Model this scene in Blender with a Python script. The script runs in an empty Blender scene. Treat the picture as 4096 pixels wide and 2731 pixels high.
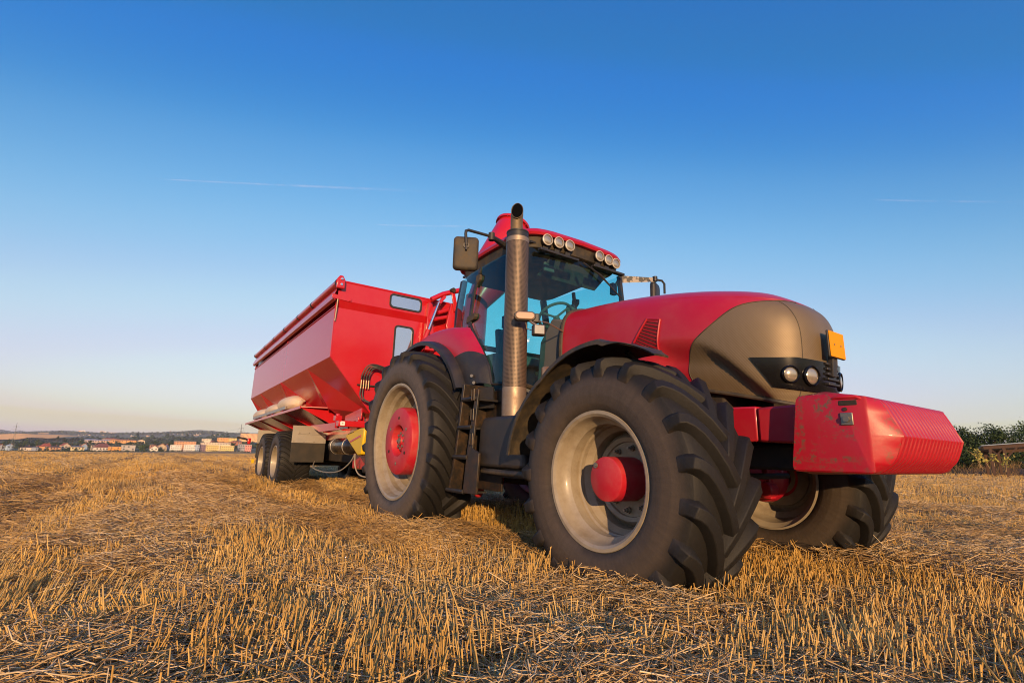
import bpy, bmesh, math, random
import numpy as np
from mathutils import Vector, Matrix
from mathutils import noise as mnoise
random.seed(7)
rng = np.random.default_rng(11)
scn = bpy.context.scene
COL = scn.collection
PI = math.pi
sin, cos, rad = math.sin, math.cos, math.radians

# ------------------------------------------------------------------ materials
def nodes_of(name):
    m = bpy.data.materials.new(name)
    m.use_nodes = True
    nt = m.node_tree
    return m, nt, nt.nodes['Principled BSDF']

def N(nt, kind, **kw):
    n = nt.nodes.new(kind)
    for k, v in kw.items():
        if k.startswith('i_'):
            key = k[2:]
            key = int(key) if key.isdigit() else key.replace('_', ' ')
            n.inputs[key].default_value = v
        else:
            setattr(n, k, v)
    return n

def ramp(nt, fac, stops):
    r = nt.nodes.new('ShaderNodeValToRGB')
    el = r.color_ramp.elements
    while len(el) > 1: el.remove(el[-1])
    el[0].position, el[0].color = stops[0][0], (*stops[0][1], 1)
    for p, c in stops[1:]:
        e = el.new(p); e.color = (*c, 1)
    if fac is not None: nt.links.new(fac, r.inputs[0])
    return r

def mixc(nt, fac, a, b):
    m = nt.nodes.new('ShaderNodeMix'); m.data_type = 'RGBA'
    for sock, v in ((m.inputs[0], fac), (m.inputs[6], a), (m.inputs[7], b)):
        if hasattr(v, 'node'): nt.links.new(v, sock)
        else: sock.default_value = v if isinstance(v, (int, float)) else (*v[:3], 1)
    return m.outputs[2]

def math_(nt, op, a, b=None, clamp=False):
    m = nt.nodes.new('ShaderNodeMath'); m.operation = op; m.use_clamp = clamp
    for i, v in enumerate((a, b)):
        if v is None: continue
        if hasattr(v, 'node'): nt.links.new(v, m.inputs[i])
        else: m.inputs[i].default_value = v
    return m.outputs[0]

def noise(nt, scale, detail=4, rough=.55, coord='Object', vec=None, dist=0):
    n = nt.nodes.new('ShaderNodeTexNoise')
    n.inputs['Scale'].default_value = scale; n.inputs['Detail'].default_value = detail
    n.inputs['Roughness'].default_value = rough; n.inputs['Distortion'].default_value = dist
    if vec is None:
        tc = nt.nodes.new('ShaderNodeTexCoord'); vec = tc.outputs[coord]
    nt.links.new(vec, n.inputs['Vector'])
    return n.outputs[0]

def sstep(nt, v, a, b):
    m = nt.nodes.new('ShaderNodeMapRange'); m.interpolation_type = 'SMOOTHSTEP'
    nt.links.new(v, m.inputs[0]); m.inputs[1].default_value = a; m.inputs[2].default_value = b
    return m.outputs[0]

def bump(nt, b, h, strength=.3, dist=.01):
    n = nt.nodes.new('ShaderNodeBump'); n.inputs['Strength'].default_value = strength
    n.inputs['Distance'].default_value = dist
    nt.links.new(h, n.inputs['Height']); nt.links.new(n.outputs[0], b.inputs['Normal'])

def mat(name, col, rough=.5, metal=0., dust=None, dust_amt=0., dscale=6., coat=0., var=.12, vscale=3., bmp=0., bscale=60., spec=.5):
    """painted / plastic surface with uneven tone, a film of dust and slight bumps"""
    m, nt, b = nodes_of(name)
    n1 = noise(nt, vscale, 5, .6)
    lo = tuple(c*(1-var) for c in col); hi = tuple(min(1, c*(1+var)) for c in col)
    c = mixc(nt, n1, lo, hi)
    r = rough
    if dust:
        n2 = noise(nt, dscale, 8, .7)
        f = math_(nt, 'MULTIPLY', sstep(nt, n2, .35, .75), dust_amt)
        c = mixc(nt, f, c, dust)
        rr = math_(nt, 'MULTIPLY_ADD', f, .4); rr.node.inputs[2].default_value = rough
        nt.links.new(rr, b.inputs['Roughness'])
    else:
        b.inputs['Roughness'].default_value = rough
    nt.links.new(c, b.inputs['Base Color'])
    b.inputs['Metallic'].default_value = metal
    b.inputs['Coat Weight'].default_value = coat
    b.inputs['Coat Roughness'].default_value = .15
    b.inputs['Specular IOR Level'].default_value = spec
    if bmp: bump(nt, b, noise(nt, bscale, 4, .6), bmp, .003)
    return m

def rubber(name, r_dust0, r_dust1, dust=(.20,.155,.118), amt=.9):
    """tyre rubber: dusty on the sidewall between two radii of the wheel, dark on the worn tread"""
    m, nt, b = nodes_of(name)
    tc = nt.nodes.new('ShaderNodeTexCoord')
    s = nt.nodes.new('ShaderNodeSeparateXYZ'); nt.links.new(tc.outputs['Object'], s.inputs[0])
    r = math_(nt, 'SQRT', math_(nt, 'ADD', math_(nt, 'MULTIPLY', s.outputs[0], s.outputs[0]), math_(nt, 'MULTIPLY', s.outputs[2], s.outputs[2])))
    wob = noise(nt, 5, 5, .6)
    r2 = math_(nt, 'ADD', r, math_(nt, 'MULTIPLY', math_(nt, 'SUBTRACT', wob, .5), .08))
    up = math_(nt, 'SUBTRACT', 1., sstep(nt, r2, r_dust1-.07, r_dust1+.03))
    lo = sstep(nt, r2, r_dust0-.02, r_dust0+.06)
    f = math_(nt, 'MULTIPLY', up, lo)
    n2 = noise(nt, 14, 8, .7)
    f = math_(nt, 'MULTIPLY', f, math_(nt, 'MULTIPLY_ADD', n2, .7, True))
    f.node.inputs[2].default_value = .35
    f = math_(nt, 'MULTIPLY', f, amt)
    n3 = noise(nt, 40, 6, .7)
    ang_ = math_(nt, 'ARCTAN2', s.outputs[2], s.outputs[0])
    cmb = nt.nodes.new('ShaderNodeCombineXYZ'); nt.links.new(math_(nt, 'MULTIPLY', ang_, 9.), cmb.inputs[0]); nt.links.new(math_(nt, 'MULTIPLY', r, 1.6), cmb.inputs[1])
    streak = noise(nt, 2.2, 6, .75, vec=cmb.outputs[0])
    f = math_(nt, 'MULTIPLY', f, math_(nt, 'MULTIPLY_ADD', sstep(nt, streak, .3, .7), .16, True)); f.node.inputs[2].default_value = .84
    rings = math_(nt, 'MULTIPLY', math_(nt, 'POWER', math_(nt, 'ABSOLUTE', math_(nt, 'SINE', math_(nt, 'MULTIPLY', r, 52.))), 6.), sstep(nt, r, r_dust0-.02, r_dust0+.02))
    base = mixc(nt, n3, (.0065,.0062,.0062), (.020,.0185,.0175))
    nt.links.new(mixc(nt, f, base, dust), b.inputs['Base Color'])
    b.inputs['Roughness'].default_value = .62
    b.inputs['Specular IOR Level'].default_value = .3
    bump(nt, b, math_(nt, 'ADD', math_(nt, 'MULTIPLY', noise(nt, 70, 6, .75), .8), math_(nt, 'MULTIPLY', math_(nt, 'MULTIPLY', rings, up), .22)), .5, .005)
    return m

def glass(name, tint, rough=.0, dirt=.0):
    m = bpy.data.materials.new(name); m.use_nodes = True
    nt = m.node_tree; nt.nodes.clear()
    out = nt.nodes.new('ShaderNodeOutputMaterial')
    t = nt.nodes.new('ShaderNodeBsdfTransparent'); t.inputs[0].default_value = (*tint, 1)
    g = nt.nodes.new('ShaderNodeBsdfGlossy'); g.inputs['Roughness'].default_value = rough+.02
    ge = nt.nodes.new('ShaderNodeNewGeometry'); dt = nt.nodes.new('ShaderNodeVectorMath'); dt.operation = 'DOT_PRODUCT'
    nt.links.new(ge.outputs['Normal'], dt.inputs[0]); nt.links.new(ge.outputs['Incoming'], dt.inputs[1])
    fz = math_(nt, 'POWER', math_(nt, 'SUBTRACT', 1., math_(nt, 'ABSOLUTE', dt.outputs['Value'])), 5.)
    fr = math_(nt, 'MULTIPLY_ADD', fz, .94); fr.node.inputs[2].default_value = .05
    mx = nt.nodes.new('ShaderNodeMixShader')
    nt.links.new(fr, mx.inputs[0]); nt.links.new(t.outputs[0], mx.inputs[1]); nt.links.new(g.outputs[0], mx.inputs[2])
    d = nt.nodes.new('ShaderNodeBsdfDiffuse'); d.inputs[0].default_value = (.28,.25,.2,1)
    m2 = nt.nodes.new('ShaderNodeMixShader')
    f = math_(nt, 'MULTIPLY', sstep(nt, noise(nt, 9, 8, .75), .3, .8), dirt)
    nt.links.new(f, m2.inputs[0]); nt.links.new(mx.outputs[0], m2.inputs[1]); nt.links.new(d.outputs[0], m2.inputs[2])
    nt.links.new(m2.outputs[0], out.inputs[0])
    return m

# ------------------------------------------------------------------ mesh helpers
class G:
    def __init__(s): s.v = []; s.f = []
    def add(s, V, F, M=None):
        o = len(s.v)
        s.v += [tuple(M @ Vector(v)) if M is not None else tuple(v) for v in V]
        s.f += [tuple(i+o for i in f) for f in F]
        return s
    def box(s, x0, x1, y0, y1, z0, z1, M=None):
        V = [(x,y,z) for z in (z0,z1) for y in (y0,y1) for x in (x0,x1)]
        return s.add(V, [(0,2,3,1),(4,5,7,6),(0,1,5,4),(2,6,7,3),(0,4,6,2),(1,3,7,5)], M)
    def prism(s, poly, a0, a1, plane='xz', M=None):
        def P(p, a):
            return (p[0],a,p[1]) if plane=='xz' else ((p[0],p[1],a) if plane=='xy' else (a,p[0],p[1]))
        n = len(poly)
        V = [P(p,a0) for p in poly]+[P(p,a1) for p in poly]
        F = [tuple(range(n))[::-1], tuple(range(n,2*n))]+[(i,(i+1)%n,n+(i+1)%n,n+i) for i in range(n)]
        return s.add(V, F, M)
    def loft(s, secs, cu=False, cap=False, cs=False, M=None):
        n = len(secs[0]); V = [p for q in secs for p in q]; F = []
        ns = len(secs)
        for i in range(ns if cs else ns-1):
            for j in range(n if cu else n-1):
                a = i*n+j; b = i*n+(j+1)%n; i2 = (i+1)%ns
                F.append((a, b, i2*n+(j+1)%n, i2*n+j))
        if cap: F += [tuple(range(n))[::-1], tuple(range((ns-1)*n, ns*n))]
        return s.add(V, F, M)
    def tube(s, pts, r, n=10, cap=True, M=None):
        pts = [Vector(p) for p in pts]; k = len(pts)
        rs = r if isinstance(r, (list,tuple)) else [r]*k
        T = []
        for i in range(k):
            d = (pts[min(i+1,k-1)]-pts[max(i-1,0)]); T.append(d.normalized())
        u = T[0].orthogonal().normalized(); secs = []
        for i in range(k):
            u = (u-T[i]*u.dot(T[i])).normalized(); w = T[i].cross(u)
            secs.append([pts[i]+rs[i]*(cos(2*PI*j/n)*u+sin(2*PI*j/n)*w) for j in range(n)])
        return s.loft(secs, True, cap, False, M)
    def lathe(s, prof, n=48, axis='y', c=(0,0,0), M=None, closed=False, cap=False):
        secs = []
        for j in range(n):
            t = 2*PI*j/n; q = []
            for r, a in prof:
                x, y = r*cos(t), r*sin(t)
                p = (x, a, y) if axis=='y' else ((x,y,a) if axis=='z' else (a,x,y))
                q.append((p[0]+c[0], p[1]+c[1], p[2]+c[2]))
            secs.append(q)
        return s.loft(secs, closed, False, True, M)
    def disc(s, c, nrm, r, n=20, depth=.01, M=None):
        c = Vector(c); nrm = Vector(nrm).normalized()
        return s.tube([c, c+nrm*depth], r, n, True, M)
    def mirror(s):
        V = [(x,-y,z) for x,y,z in s.v]; F = [f[::-1] for f in s.f]
        g = G(); g.v = V; g.f = F; return g
    def data(s, name, ang=38, thick=0):
        me = bpy.data.meshes.new(name)
        me.from_pydata(s.v, [], s.f); me.update()
        bm = bmesh.new(); bm.from_mesh(me)
        bmesh.ops.recalc_face_normals(bm, faces=bm.faces[:])
        if thick:
            bmesh.ops.solidify(bm, geom=bm.faces[:], thickness=thick)
            bmesh.ops.recalc_face_normals(bm, faces=bm.faces[:])
        bm.to_mesh(me); bm.free()
        for p in me.polygons: p.use_smooth = True
        me.set_sharp_from_angle(angle=rad(ang))
        return me
    def build(s, name, m, parent=None, bev=0, thick=0, loc=None, ang=38, seg=2, label=None, sub=0, off=-1):
        o = bpy.data.objects.new(name, s.data(name, ang, thick)); COL.objects.link(o)
        if m is not None: o.data.materials.append(m)
        if parent is not None: o.parent = parent
        if loc is not None: o.location = loc
        if sub:
            md = o.modifiers.new('s','SUBSURF'); md.levels = md.render_levels = sub
        if bev:
            md = o.modifiers.new('b','BEVEL'); md.width = bev; md.segments = seg; md.limit_method = 'ANGLE'; md.angle_limit = rad(35)
            md.harden_normals = False
        if label: o['label'] = label
        return o

def tag(o, label=None, cat=None, group=None, kind=None):
    if label: o['label'] = label
    if cat: o['category'] = cat
    if group: o['group'] = group
    if kind: o['kind'] = kind
    return o
def empty(name, loc=(0,0,0), rot=(0,0,0), label=None, cat=None, group=None):
    o = bpy.data.objects.new(name, None); COL.objects.link(o)
    o.location = loc; o.rotation_euler = rot; o.empty_display_size = .2
    return tag(o, label, cat, group)
def grid_from(P):
    """P: list of rows of points -> G with a quad sheet"""
    return G().loft([list(r) for r in P])
def copy_obj(o, parent=None, loc=None):
    c = o.copy(); COL.objects.link(c)
    if parent is not None: c.parent = parent
    if loc is not None: c.location = loc
    return c
def lerp(a, b, t): return a+(b-a)*t
def smooth01(t): t = min(1, max(0, t)); return t*t*(3-2*t)
def arc(cx, cz, r, a0, a1, n): return [(cx+r*cos(rad(lerp(a0,a1,i/n))), cz+r*sin(rad(lerp(a0,a1,i/n)))) for i in range(n+1)]

def rrect(y0,y1,z0,z1,r,n=5):
    o = []
    for cx,cz,a0 in ((y1-r,z1-r,0),(y0+r,z1-r,90),(y0+r,z0+r,180),(y1-r,z0+r,270)):
        for i in range(n+1):
            a = rad(a0+90*i/n); o.append((cx+r*cos(a), cz+r*sin(a)))
    return o
# ------------------------------------------------------------------ camera, light, sky
CAM = Vector((5.406, -3.483, .862)); YAW, PITCH, ROLL = 2.5293, .2192, .0240
fw = Vector((cos(YAW)*cos(PITCH), sin(YAW)*cos(PITCH), sin(PITCH)))
rt = fw.cross(Vector((0,0,1))).normalized(); up = rt.cross(fw)
R_ = cos(ROLL)*rt+sin(ROLL)*up; U_ = -sin(ROLL)*rt+cos(ROLL)*up
cd = bpy.data.cameras.new('camera'); cam = bpy.data.objects.new('camera', cd); COL.objects.link(cam)
cam.matrix_world = Matrix(((R_.x,U_.x,-fw.x,CAM.x),(R_.y,U_.y,-fw.y,CAM.y),(R_.z,U_.z,-fw.z,CAM.z),(0,0,0,1)))
cd.sensor_width = 36; cd.lens = 2007.9/4096*36; cd.clip_start = .05; cd.clip_end = 60000
scn.camera = cam
def at(u, v, depth):
    """point seen at a pixel of the 4096-wide photo at a distance along the view axis (used for measuring far positions)"""
    return CAM+depth*(fw+R_*(u-2048)/2007.9-U_*(v-1365.5)/2007.9)

SUN_AZ, SUN_EL = rad(-27), rad(10)
sl = bpy.data.lights.new('sun', 'SUN'); so = bpy.data.objects.new('sun', sl); COL.objects.link(so)
sd = Vector((cos(SUN_AZ)*cos(SUN_EL), sin(SUN_AZ)*cos(SUN_EL), sin(SUN_EL)))
so.rotation_euler = sd.to_track_quat('Z','Y').to_euler(); so.location = (20,-12,10)
sl.energy = 4.0; sl.angle = rad(.6); sl.color = (1,.62,.30)
w = bpy.data.worlds.new('World'); scn.world = w; w.use_nodes = True
wn = w.node_tree; bg = wn.nodes['Background']
sk = wn.nodes.new('ShaderNodeTexSky'); sk.sky_type = 'NISHITA'; sk.sun_disc = False
sk.sun_elevation = SUN_EL; sk.sun_rotation = PI/2-SUN_AZ
sk.altitude = 200; sk.air_density = 1.3; sk.dust_density = 1.0; sk.ozone_density = 1.0
# tone of this evening's air: a gain and gamma per channel on the sky model
EXPO, STR = .6, .15
sepc = wn.nodes.new('ShaderNodeSeparateColor'); wn.links.new(sk.outputs[0], sepc.inputs[0])
comb = wn.nodes.new('ShaderNodeCombineColor')
CURV = ([(0,0),(.139,.022),(.175,.034),(.223,.108),(.32,.28),(.459,.50),(.60,.63),(.70,.70),(.86,.80),(1.3,.85)],
        [(0,0),(.217,.185),(.266,.235),(.338,.375),(.44,.535),(.52,.61),(.628,.72),(.74,.74),(.827,.84),(1.3,.9)],
        [(0,.52),(.184,.59),(.27,.535),(.305,.535),(.338,.64),(.37,.665),(.441,.76),(.50,.83),(.646,.91),(.9,.95),(1.3,1.)])
for k_, pts_ in enumerate(CURV):
    fc = wn.nodes.new('ShaderNodeFloatCurve'); mp_ = fc.mapping; mp_.use_clip = False
    cv = mp_.curves[0]
    cv.points[0].location = pts_[0]; cv.points[1].location = pts_[-1]
    for q_ in pts_[1:-1]: cv.points.new(*q_)
    mp_.update()
    v_ = math_(wn, 'MINIMUM', math_(wn, 'MULTIPLY', sepc.outputs[k_], .15), 1.3)
    wn.links.new(v_, fc.inputs[1])
    wn.links.new(math_(wn, 'MULTIPLY', fc.outputs[0], 1/(STR*2**EXPO)), comb.inputs[k_])
wn.links.new(comb.outputs[0], bg.inputs[0])
bg.inputs[1].default_value = STR
scn.view_settings.view_transform = 'Standard'; scn.view_settings.look = 'None'
scn.view_settings.exposure = EXPO
scn.cycles.filter_width = 1.05; scn.cycles.max_bounces = 8; scn.cycles.transparent_max_bounces = 16
scn.cycles.caustics_reflective = False; scn.cycles.caustics_refractive = False
# ================================================================== TRACTOR
M_red = mat('tractor_red', (.41,.0045,.020), .42, dust=(.42,.12,.10), dust_amt=.22, dscale=2.2, coat=.25, var=.1, vscale=2)
M_wred = mat('weight_red', (.52,.007,.018), .45, dust=(.30,.13,.08), dust_amt=.16, dscale=9, coat=.1, bmp=.15, bscale=40)
M_hub = mat('hub_red', (.45,.007,.022), .48, dust=(.42,.16,.13), dust_amt=.35, dscale=6)
M_blk = mat('black_plastic', (.018,.018,.021), .48, dust=(.12,.09,.055), dust_amt=.25, dscale=5, bmp=.1, bscale=200)
M_blkd = mat('dusty_black', (.024,.022,.02), .6, dust=(.16,.11,.05), dust_amt=.5, dscale=7, bmp=.2)
M_gloss = mat('gloss_black', (.005,.005,.006), .16, dust=(.1,.08,.05), dust_amt=.03, dscale=20, spec=.3)
M_metal = mat('bare_metal', (.30,.235,.18), .46, metal=.6, dust=(.2,.12,.07), dust_amt=.4, dscale=16)
M_pipe = mat('rusty_pipe', (.16,.115,.075), .55, metal=.4, dust=(.25,.17,.06), dust_amt=.5, dscale=30)
M_soot_shade = mat('soot_shade', (.003,.003,.003), .95, spec=.05)
M_chrome = mat('chrome', (.75,.76,.78), .12, metal=1)
M_bolt = mat('bolt_steel', (.26,.235,.20), .45, metal=.7)
M_rim = mat('rim_paint', (.31,.268,.20), .40, dust=(.14,.10,.055), dust_amt=.65, dscale=6, coat=.15)
M_step = mat('step_black', (.014,.013,.012), .45, dust=(.16,.075,.02), dust_amt=.35, dscale=11, bmp=.15)
M_dark = mat('chassis_dark', (.02,.017,.015), .75, dust=(.09,.06,.035), dust_amt=.4)
M_int = mat('cab_interior', (.10,.105,.11), .8)
M_orange = mat('plate_orange', (.78,.29,.0), .6, var=.04, spec=.15)
M_lens = mat('lamp_lens', (.42,.36,.28), .16, metal=.6, var=.2, vscale=60, coat=.8)
M_amber = mat('indicator_lens', (.32,.19,.115), .25, coat=.6)
M_glass = glass('cab_glass', (.44,.88,.90), dirt=.05)
M_glassF = glass('windscreen_glass', (.42,.86,.90), dirt=.06)
M_mirror = mat('mirror_face', (.8,.8,.8), .05, metal=1)

def grille_mat():
    m, nt, b = nodes_of('grille_mesh')
    tc = nt.nodes.new('ShaderNodeTexCoord')
    n1 = noise(nt, 3, 6, .6)
    c = mixc(nt, n1, (.145,.104,.058), (.225,.166,.098))
    w1 = nt.nodes.new('ShaderNodeTexWave'); w1.bands_direction = 'Z'; w1.inputs['Scale'].default_value = 45
    nt.links.new(tc.outputs['Object'], w1.inputs['Vector'])
    w2 = nt.nodes.new('ShaderNodeTexWave'); w2.bands_direction = 'DIAGONAL'; w2.inputs['Scale'].default_value = 30
    nt.links.new(tc.outputs['Object'], w2.inputs['Vector'])
    h = math_(nt, 'MULTIPLY', w1.outputs[1], w2.outputs[1])
    c2 = mixc(nt, math_(nt, 'MULTIPLY', h, .22), c, (.05,.036,.02))
    nt.links.new(c2, b.inputs['Base Color']); b.inputs['Roughness'].default_value = .46
    b.inputs['Metallic'].default_value = .25
    bump(nt, b, h, .25, .003)
    return m
M_grille = grille_mat()

def perf_mat():
    m, nt, b = nodes_of('perforated_guard')
    tc = nt.nodes.new('ShaderNodeTexCoord'); s = nt.nodes.new('ShaderNodeSeparateXYZ'); nt.links.new(tc.outputs['Object'], s.inputs[0])
    a = math_(nt, 'ARCTAN2', s.outputs[1], s.outputs[0])
    def cell(v, k):
        f = math_(nt, 'FRACT', math_(nt, 'MULTIPLY', v, k)); d = math_(nt, 'SUBTRACT', f, .5); return math_(nt, 'MULTIPLY', d, d)
    d2 = math_(nt, 'ADD', cell(a, 54/(2*PI)), cell(s.outputs[2], 86))
    hole = math_(nt, 'LESS_THAN', d2, .105)
    metal = mixc(nt, noise(nt, 9, 6, .6), (.11,.078,.056), (.20,.142,.10))
    nt.links.new(mixc(nt, hole, metal, (.012,.010,.009)), b.inputs['Base Color'])
    b.inputs['Metallic'].default_value = .35; b.inputs['Roughness'].default_value = .48
    return m
M_perf = perf_mat()

tractor = empty('tractor', label='big red tractor with dusty brown nose, tall exhaust stack and red front ballast', cat='tractor')

# ---------------- hood surface: rings from the sill (t=0) up to the crest
RINGS = [ # zrear, zfront, nose x, half width
 (1.50,1.195,3.93,.455),(1.60,1.31,3.965,.488),(1.75,1.49,3.985,.502),(1.92,1.675,3.99,.498),
 (2.06,1.80,3.955,.472),(2.145,1.88,3.885,.43),(2.205,1.945,3.79,.35),(2.245,2.00,3.69,.21),(2.265,2.03,3.61,.0)]
def cr(vals, t):
    i = min(int(t), len(vals)-2); f = t-i
    p = [vals[max(0,i-1)], vals[i], vals[i+1], vals[min(len(vals)-1,i+2)]]
    return .5*((2*p[1])+(-p[0]+p[2])*f+(2*p[0]-5*p[1]+4*p[2]-p[3])*f*f+(-p[0]+3*p[1]-3*p[2]+p[3])*f**3)
RX = 1.93
def ringp(t): return [cr([r[k] for r in RINGS], t) for k in range(4)]
def plan(t, s):
    """s in 0..1 along half the plan curve from the rear (0) to the nose centre (1), near side y<0"""
    zr, zf, n, wd = ringp(t)
    x0 = 2.95
    if s < .4:
        x = lerp(RX, x0, s/.4); y = -wd*lerp(.93,1,smooth01((x-RX)/1.0))
    else:
        a = (s-.4)/.6*PI/2
        p = 2.9
        x = x0+(n-x0)*abs(sin(a))**(2/p); y = -wd*abs(cos(a))**(2/p)
    e = ((x-RX)/(n-RX))
    z = zr+(zf-zr)*(.25*e+.75*e*e)
    if t < 2.4:   # scoop behind the bulging nose, with a crease
        k = 1-t/2.4
        xc = 3.80-.44*(t/2.4)**1.6
        d = smooth01((xc-x)/.11)*smooth01((x-2.9)/.25)
        y += .075*d*smooth01(k*2.2)
    return Vector((x, y, z))
def s_of_x(t, xt):
    lo, hi = 0., 1.
    for _ in range(40):
        m_ = (lo+hi)/2
        if plan(t, m_).x < xt: lo = m_
        else: hi = m_
    return lo
XB = [3.28,3.24,3.31,3.50,3.66,3.885]          # red / mesh border on each ring
def sb(t): return 1. if t >= 4.97 else s_of_x(t, cr(XB, min(t, 4.99)))
def mirror_row(row): return [Vector((p.x,-p.y,p.z)) for p in row[::-1]]
def rows_of(t0, t1, nt_, s0, s1, ns):
    R = []
    for i in range(nt_+1):
        t = lerp(t0, t1, i/nt_); a = s0(t) if callable(s0) else s0; b = s1(t) if callable(s1) else s1
        R.append([plan(t, lerp(a, b, j/ns)) for j in range(ns+1)])
    return R
hood = G()
low = rows_of(0, 4.97, 40, 0, sb, 34)
hood.loft(low); hood.loft([mirror_row(r) for r in low])
upr = rows_of(4.97, 7.995, 26, 0, 1, 44)
hood.loft([r+mirror_row(r)[1:] for r in upr])
hd = hood.build('hood', M_red, tractor, ang=50)
grl = rows_of(0, 4.97, 40, sb, 1, 40)
gr = G(); gr.loft([r+mirror_row(r)[1:] for r in grl])
gro = gr.build('grille_cowl', M_grille, tractor, ang=50, label='brown dusty mesh nose')
# seam and border trims
def surf_line(pts, r, name, m, parent, off=.0):
    g = G(); g.tube(pts, r, 6); return g.build(name, m, parent)
bl = [plan(t, sb(t)) for t in np.linspace(0, 4.96, 40)]
trim = G(); trim.tube(bl, .004, 6); trim.tube([Vector((p.x,-p.y,p.z)) for p in bl], .004, 6)
def s_of_y(t, y):
    lo, hi = .4, 1.
    for _ in range(30):
        m_ = (lo+hi)/2
        if plan(t, m_).y < y: lo = m_
        else: hi = m_
    return lo
for sg_ in (-1, 1):
    pts = [plan(t, s_of_y(t, -.235-.03*(t/4.9)**2)) for t in np.linspace(0, 4.7, 30)]
    trim.tube([Vector((p.x,-sg_*p.y,p.z)) for p in pts], .0028, 6)
sill = [plan(0, s) for s in np.linspace(s_of_x(0,3.28), 1, 40)]
trim.tube([p+Vector((0,0,-.012)) for p in sill]+[p+Vector((0,0,-.012)) for p in mirror_row(sill)[1:]], .014, 8)
trim.build('seal_strip', M_blkd, gro)
# rear rubber seal of the hood
seal = []
for t in np.linspace(0, 7.9, 40):
    p = plan(t, 0); seal.append(p+Vector((-.02,0,0)))
sg = G(); sg.tube(seal+[Vector((p.x,-p.y,p.z)) for p in seal[::-1]], .022, 8); sg.build('hood_seal', M_blkd, hd)

def t_at(x, z):
    lo, hi = 0., 7.9
    for _ in range(30):
        m_ = (lo+hi)/2
        if plan(m_, s_of_x(m_, x)).z < z: lo = m_
        else: hi = m_
    return lo
def on_hood(x, z, off=0.):
    t = t_at(x, z); p = plan(t, s_of_x(t, x)); return p+Vector((0,-off,0))
# side vent with slots
vq = [(2.955,1.895),(3.075,1.865),(3.035,1.61),(2.825,1.725)]
def vent_pt(a, b, off): # a across, b down
    tl, tr, br, bl_ = vq
    l = (lerp(tl[0],bl_[0],b), lerp(tl[1],bl_[1],b)); r = (lerp(tr[0],br[0],b), lerp(tr[1],br[1],b))
    return on_hood(lerp(l[0],r[0],a), lerp(l[1],r[1],a), off)
vback = [[vent_pt(i/6, j/12, .0025) for i in range(7)] for j in range(13)]
vb = grid_from(vback).build('side_vent', M_dark, hd)
vs = G()
ns = 9
for k in range(ns):
    b0, b1 = (k+.34)/ns, (k+1.0)/ns
    rowa = [vent_pt(i/6, b0-.0, .012) for i in range(7)]; rowb = [vent_pt(i/6, b1, .006) for i in range(7)]
    rowc = [vent_pt(i/6, b0-.0, .0028) for i in range(7)]
    vs.loft([rowc, rowa, rowb])
fr_ = [vent_pt(0,b/10,.008) for b in range(11)]
vs.tube(fr_, .010, 6); vs.tube([vent_pt(1,b/10,.006) for b in range(11)], .008, 6); vs.tube([vent_pt(b/8,0,.006) for b in range(9)], .008, 6)
vs.build('vent_slat', M_red, vb)

# headlight band wrapped round the nose
def nrm_at(t, s):
    a = plan(t+.02, s)-plan(t-.02, s); b = plan(t, min(1,s+.004))-plan(t, s-.004)
    n_ = b.cross(a).normalized()
    return n_ if n_.x > 0 else -n_
def band_rows(t0f, t1f, s0f, n=30, m_=10, off=.014):
    R = []
    for i in range(m_+1):
        f = 0 if i==0 else (1 if i==m_ else (.004+.992*(i-1)/(m_-2))); row = []
        for j in range(n+1):
            g_ = 0 if j==0 else max(.0, (j-1)/(n-1)); s = lerp(s0f(f), 1, g_); t = lerp(t0f(g_), t1f(g_), f)
            nn = nrm_at(t, min(s,.995)); o_ = off*(1 if 0<i<m_ and j>0 else -.6)
            row.append(plan(t, s)+nn*o_)
        R.append(row+mirror_row(row)[1:])
    return R
sL = s_of_x(1.7, 3.70); sL2 = s_of_x(.8, 3.80)
band = band_rows(lambda g_: lerp(.72,.80,g_), lambda g_: lerp(1.72,1.90,min(1,g_*2)), lambda f: lerp(sL2, sL, f))
bo = grid_from(band).build('headlight_panel', M_gloss, gro, ang=30)
def headlamp(y, z, r, parent):
    # find surface point
    t = t_at(3.80, z); best = min((abs(plan(tt, s).y+abs(y))+abs(plan(tt,s).z-z), tt, s) for tt in np.linspace(.6,1.9,27) for s in np.linspace(.75,1,60))
    t, s = best[1], best[2]; p = plan(t, s); n_ = nrm_at(t, min(s,.99)).copy()
    n_ = (n_+Vector((.5,-.1,0))).normalized()
    if y > 0: p = Vector((p.x,-p.y,p.z)); n_ = Vector((n_.x,-n_.y,n_.z))
    q = Vector((0,0,1)).rotation_difference(n_).to_matrix().to_4x4(); M = Matrix.Translation(p+n_*.012) @ q
    g = G(); g.lathe([(r*1.32,-.012),(r*1.3,.006),(r*1.12,.014),(r*1.02,.010),(r*.98,.004)], 28, 'z', M=M)
    hb = g.build('headlight', M_gloss, parent)
    g = G(); g.lathe([(r*.99,.003),(r*.85,.008),(r*.5,.012),(r*.2,.014),(.0005,.014)], 28, 'z', M=M)
    g.build('lens', M_lens, hb)
for y, z, r in ((-.300,1.385,.044),(-.19,1.375,.050),(.16,1.375,.050),(.335,1.385,.044)): headlamp(y, z, r, bo)
lv = G()
for k in range(5):
    z = 1.325+k*.032
    lv.box(3.97, 4.008, -.075, .075, z, z+.016)
lv.build('centre_louvre', M_blk, bo, bev=.003)
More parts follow.
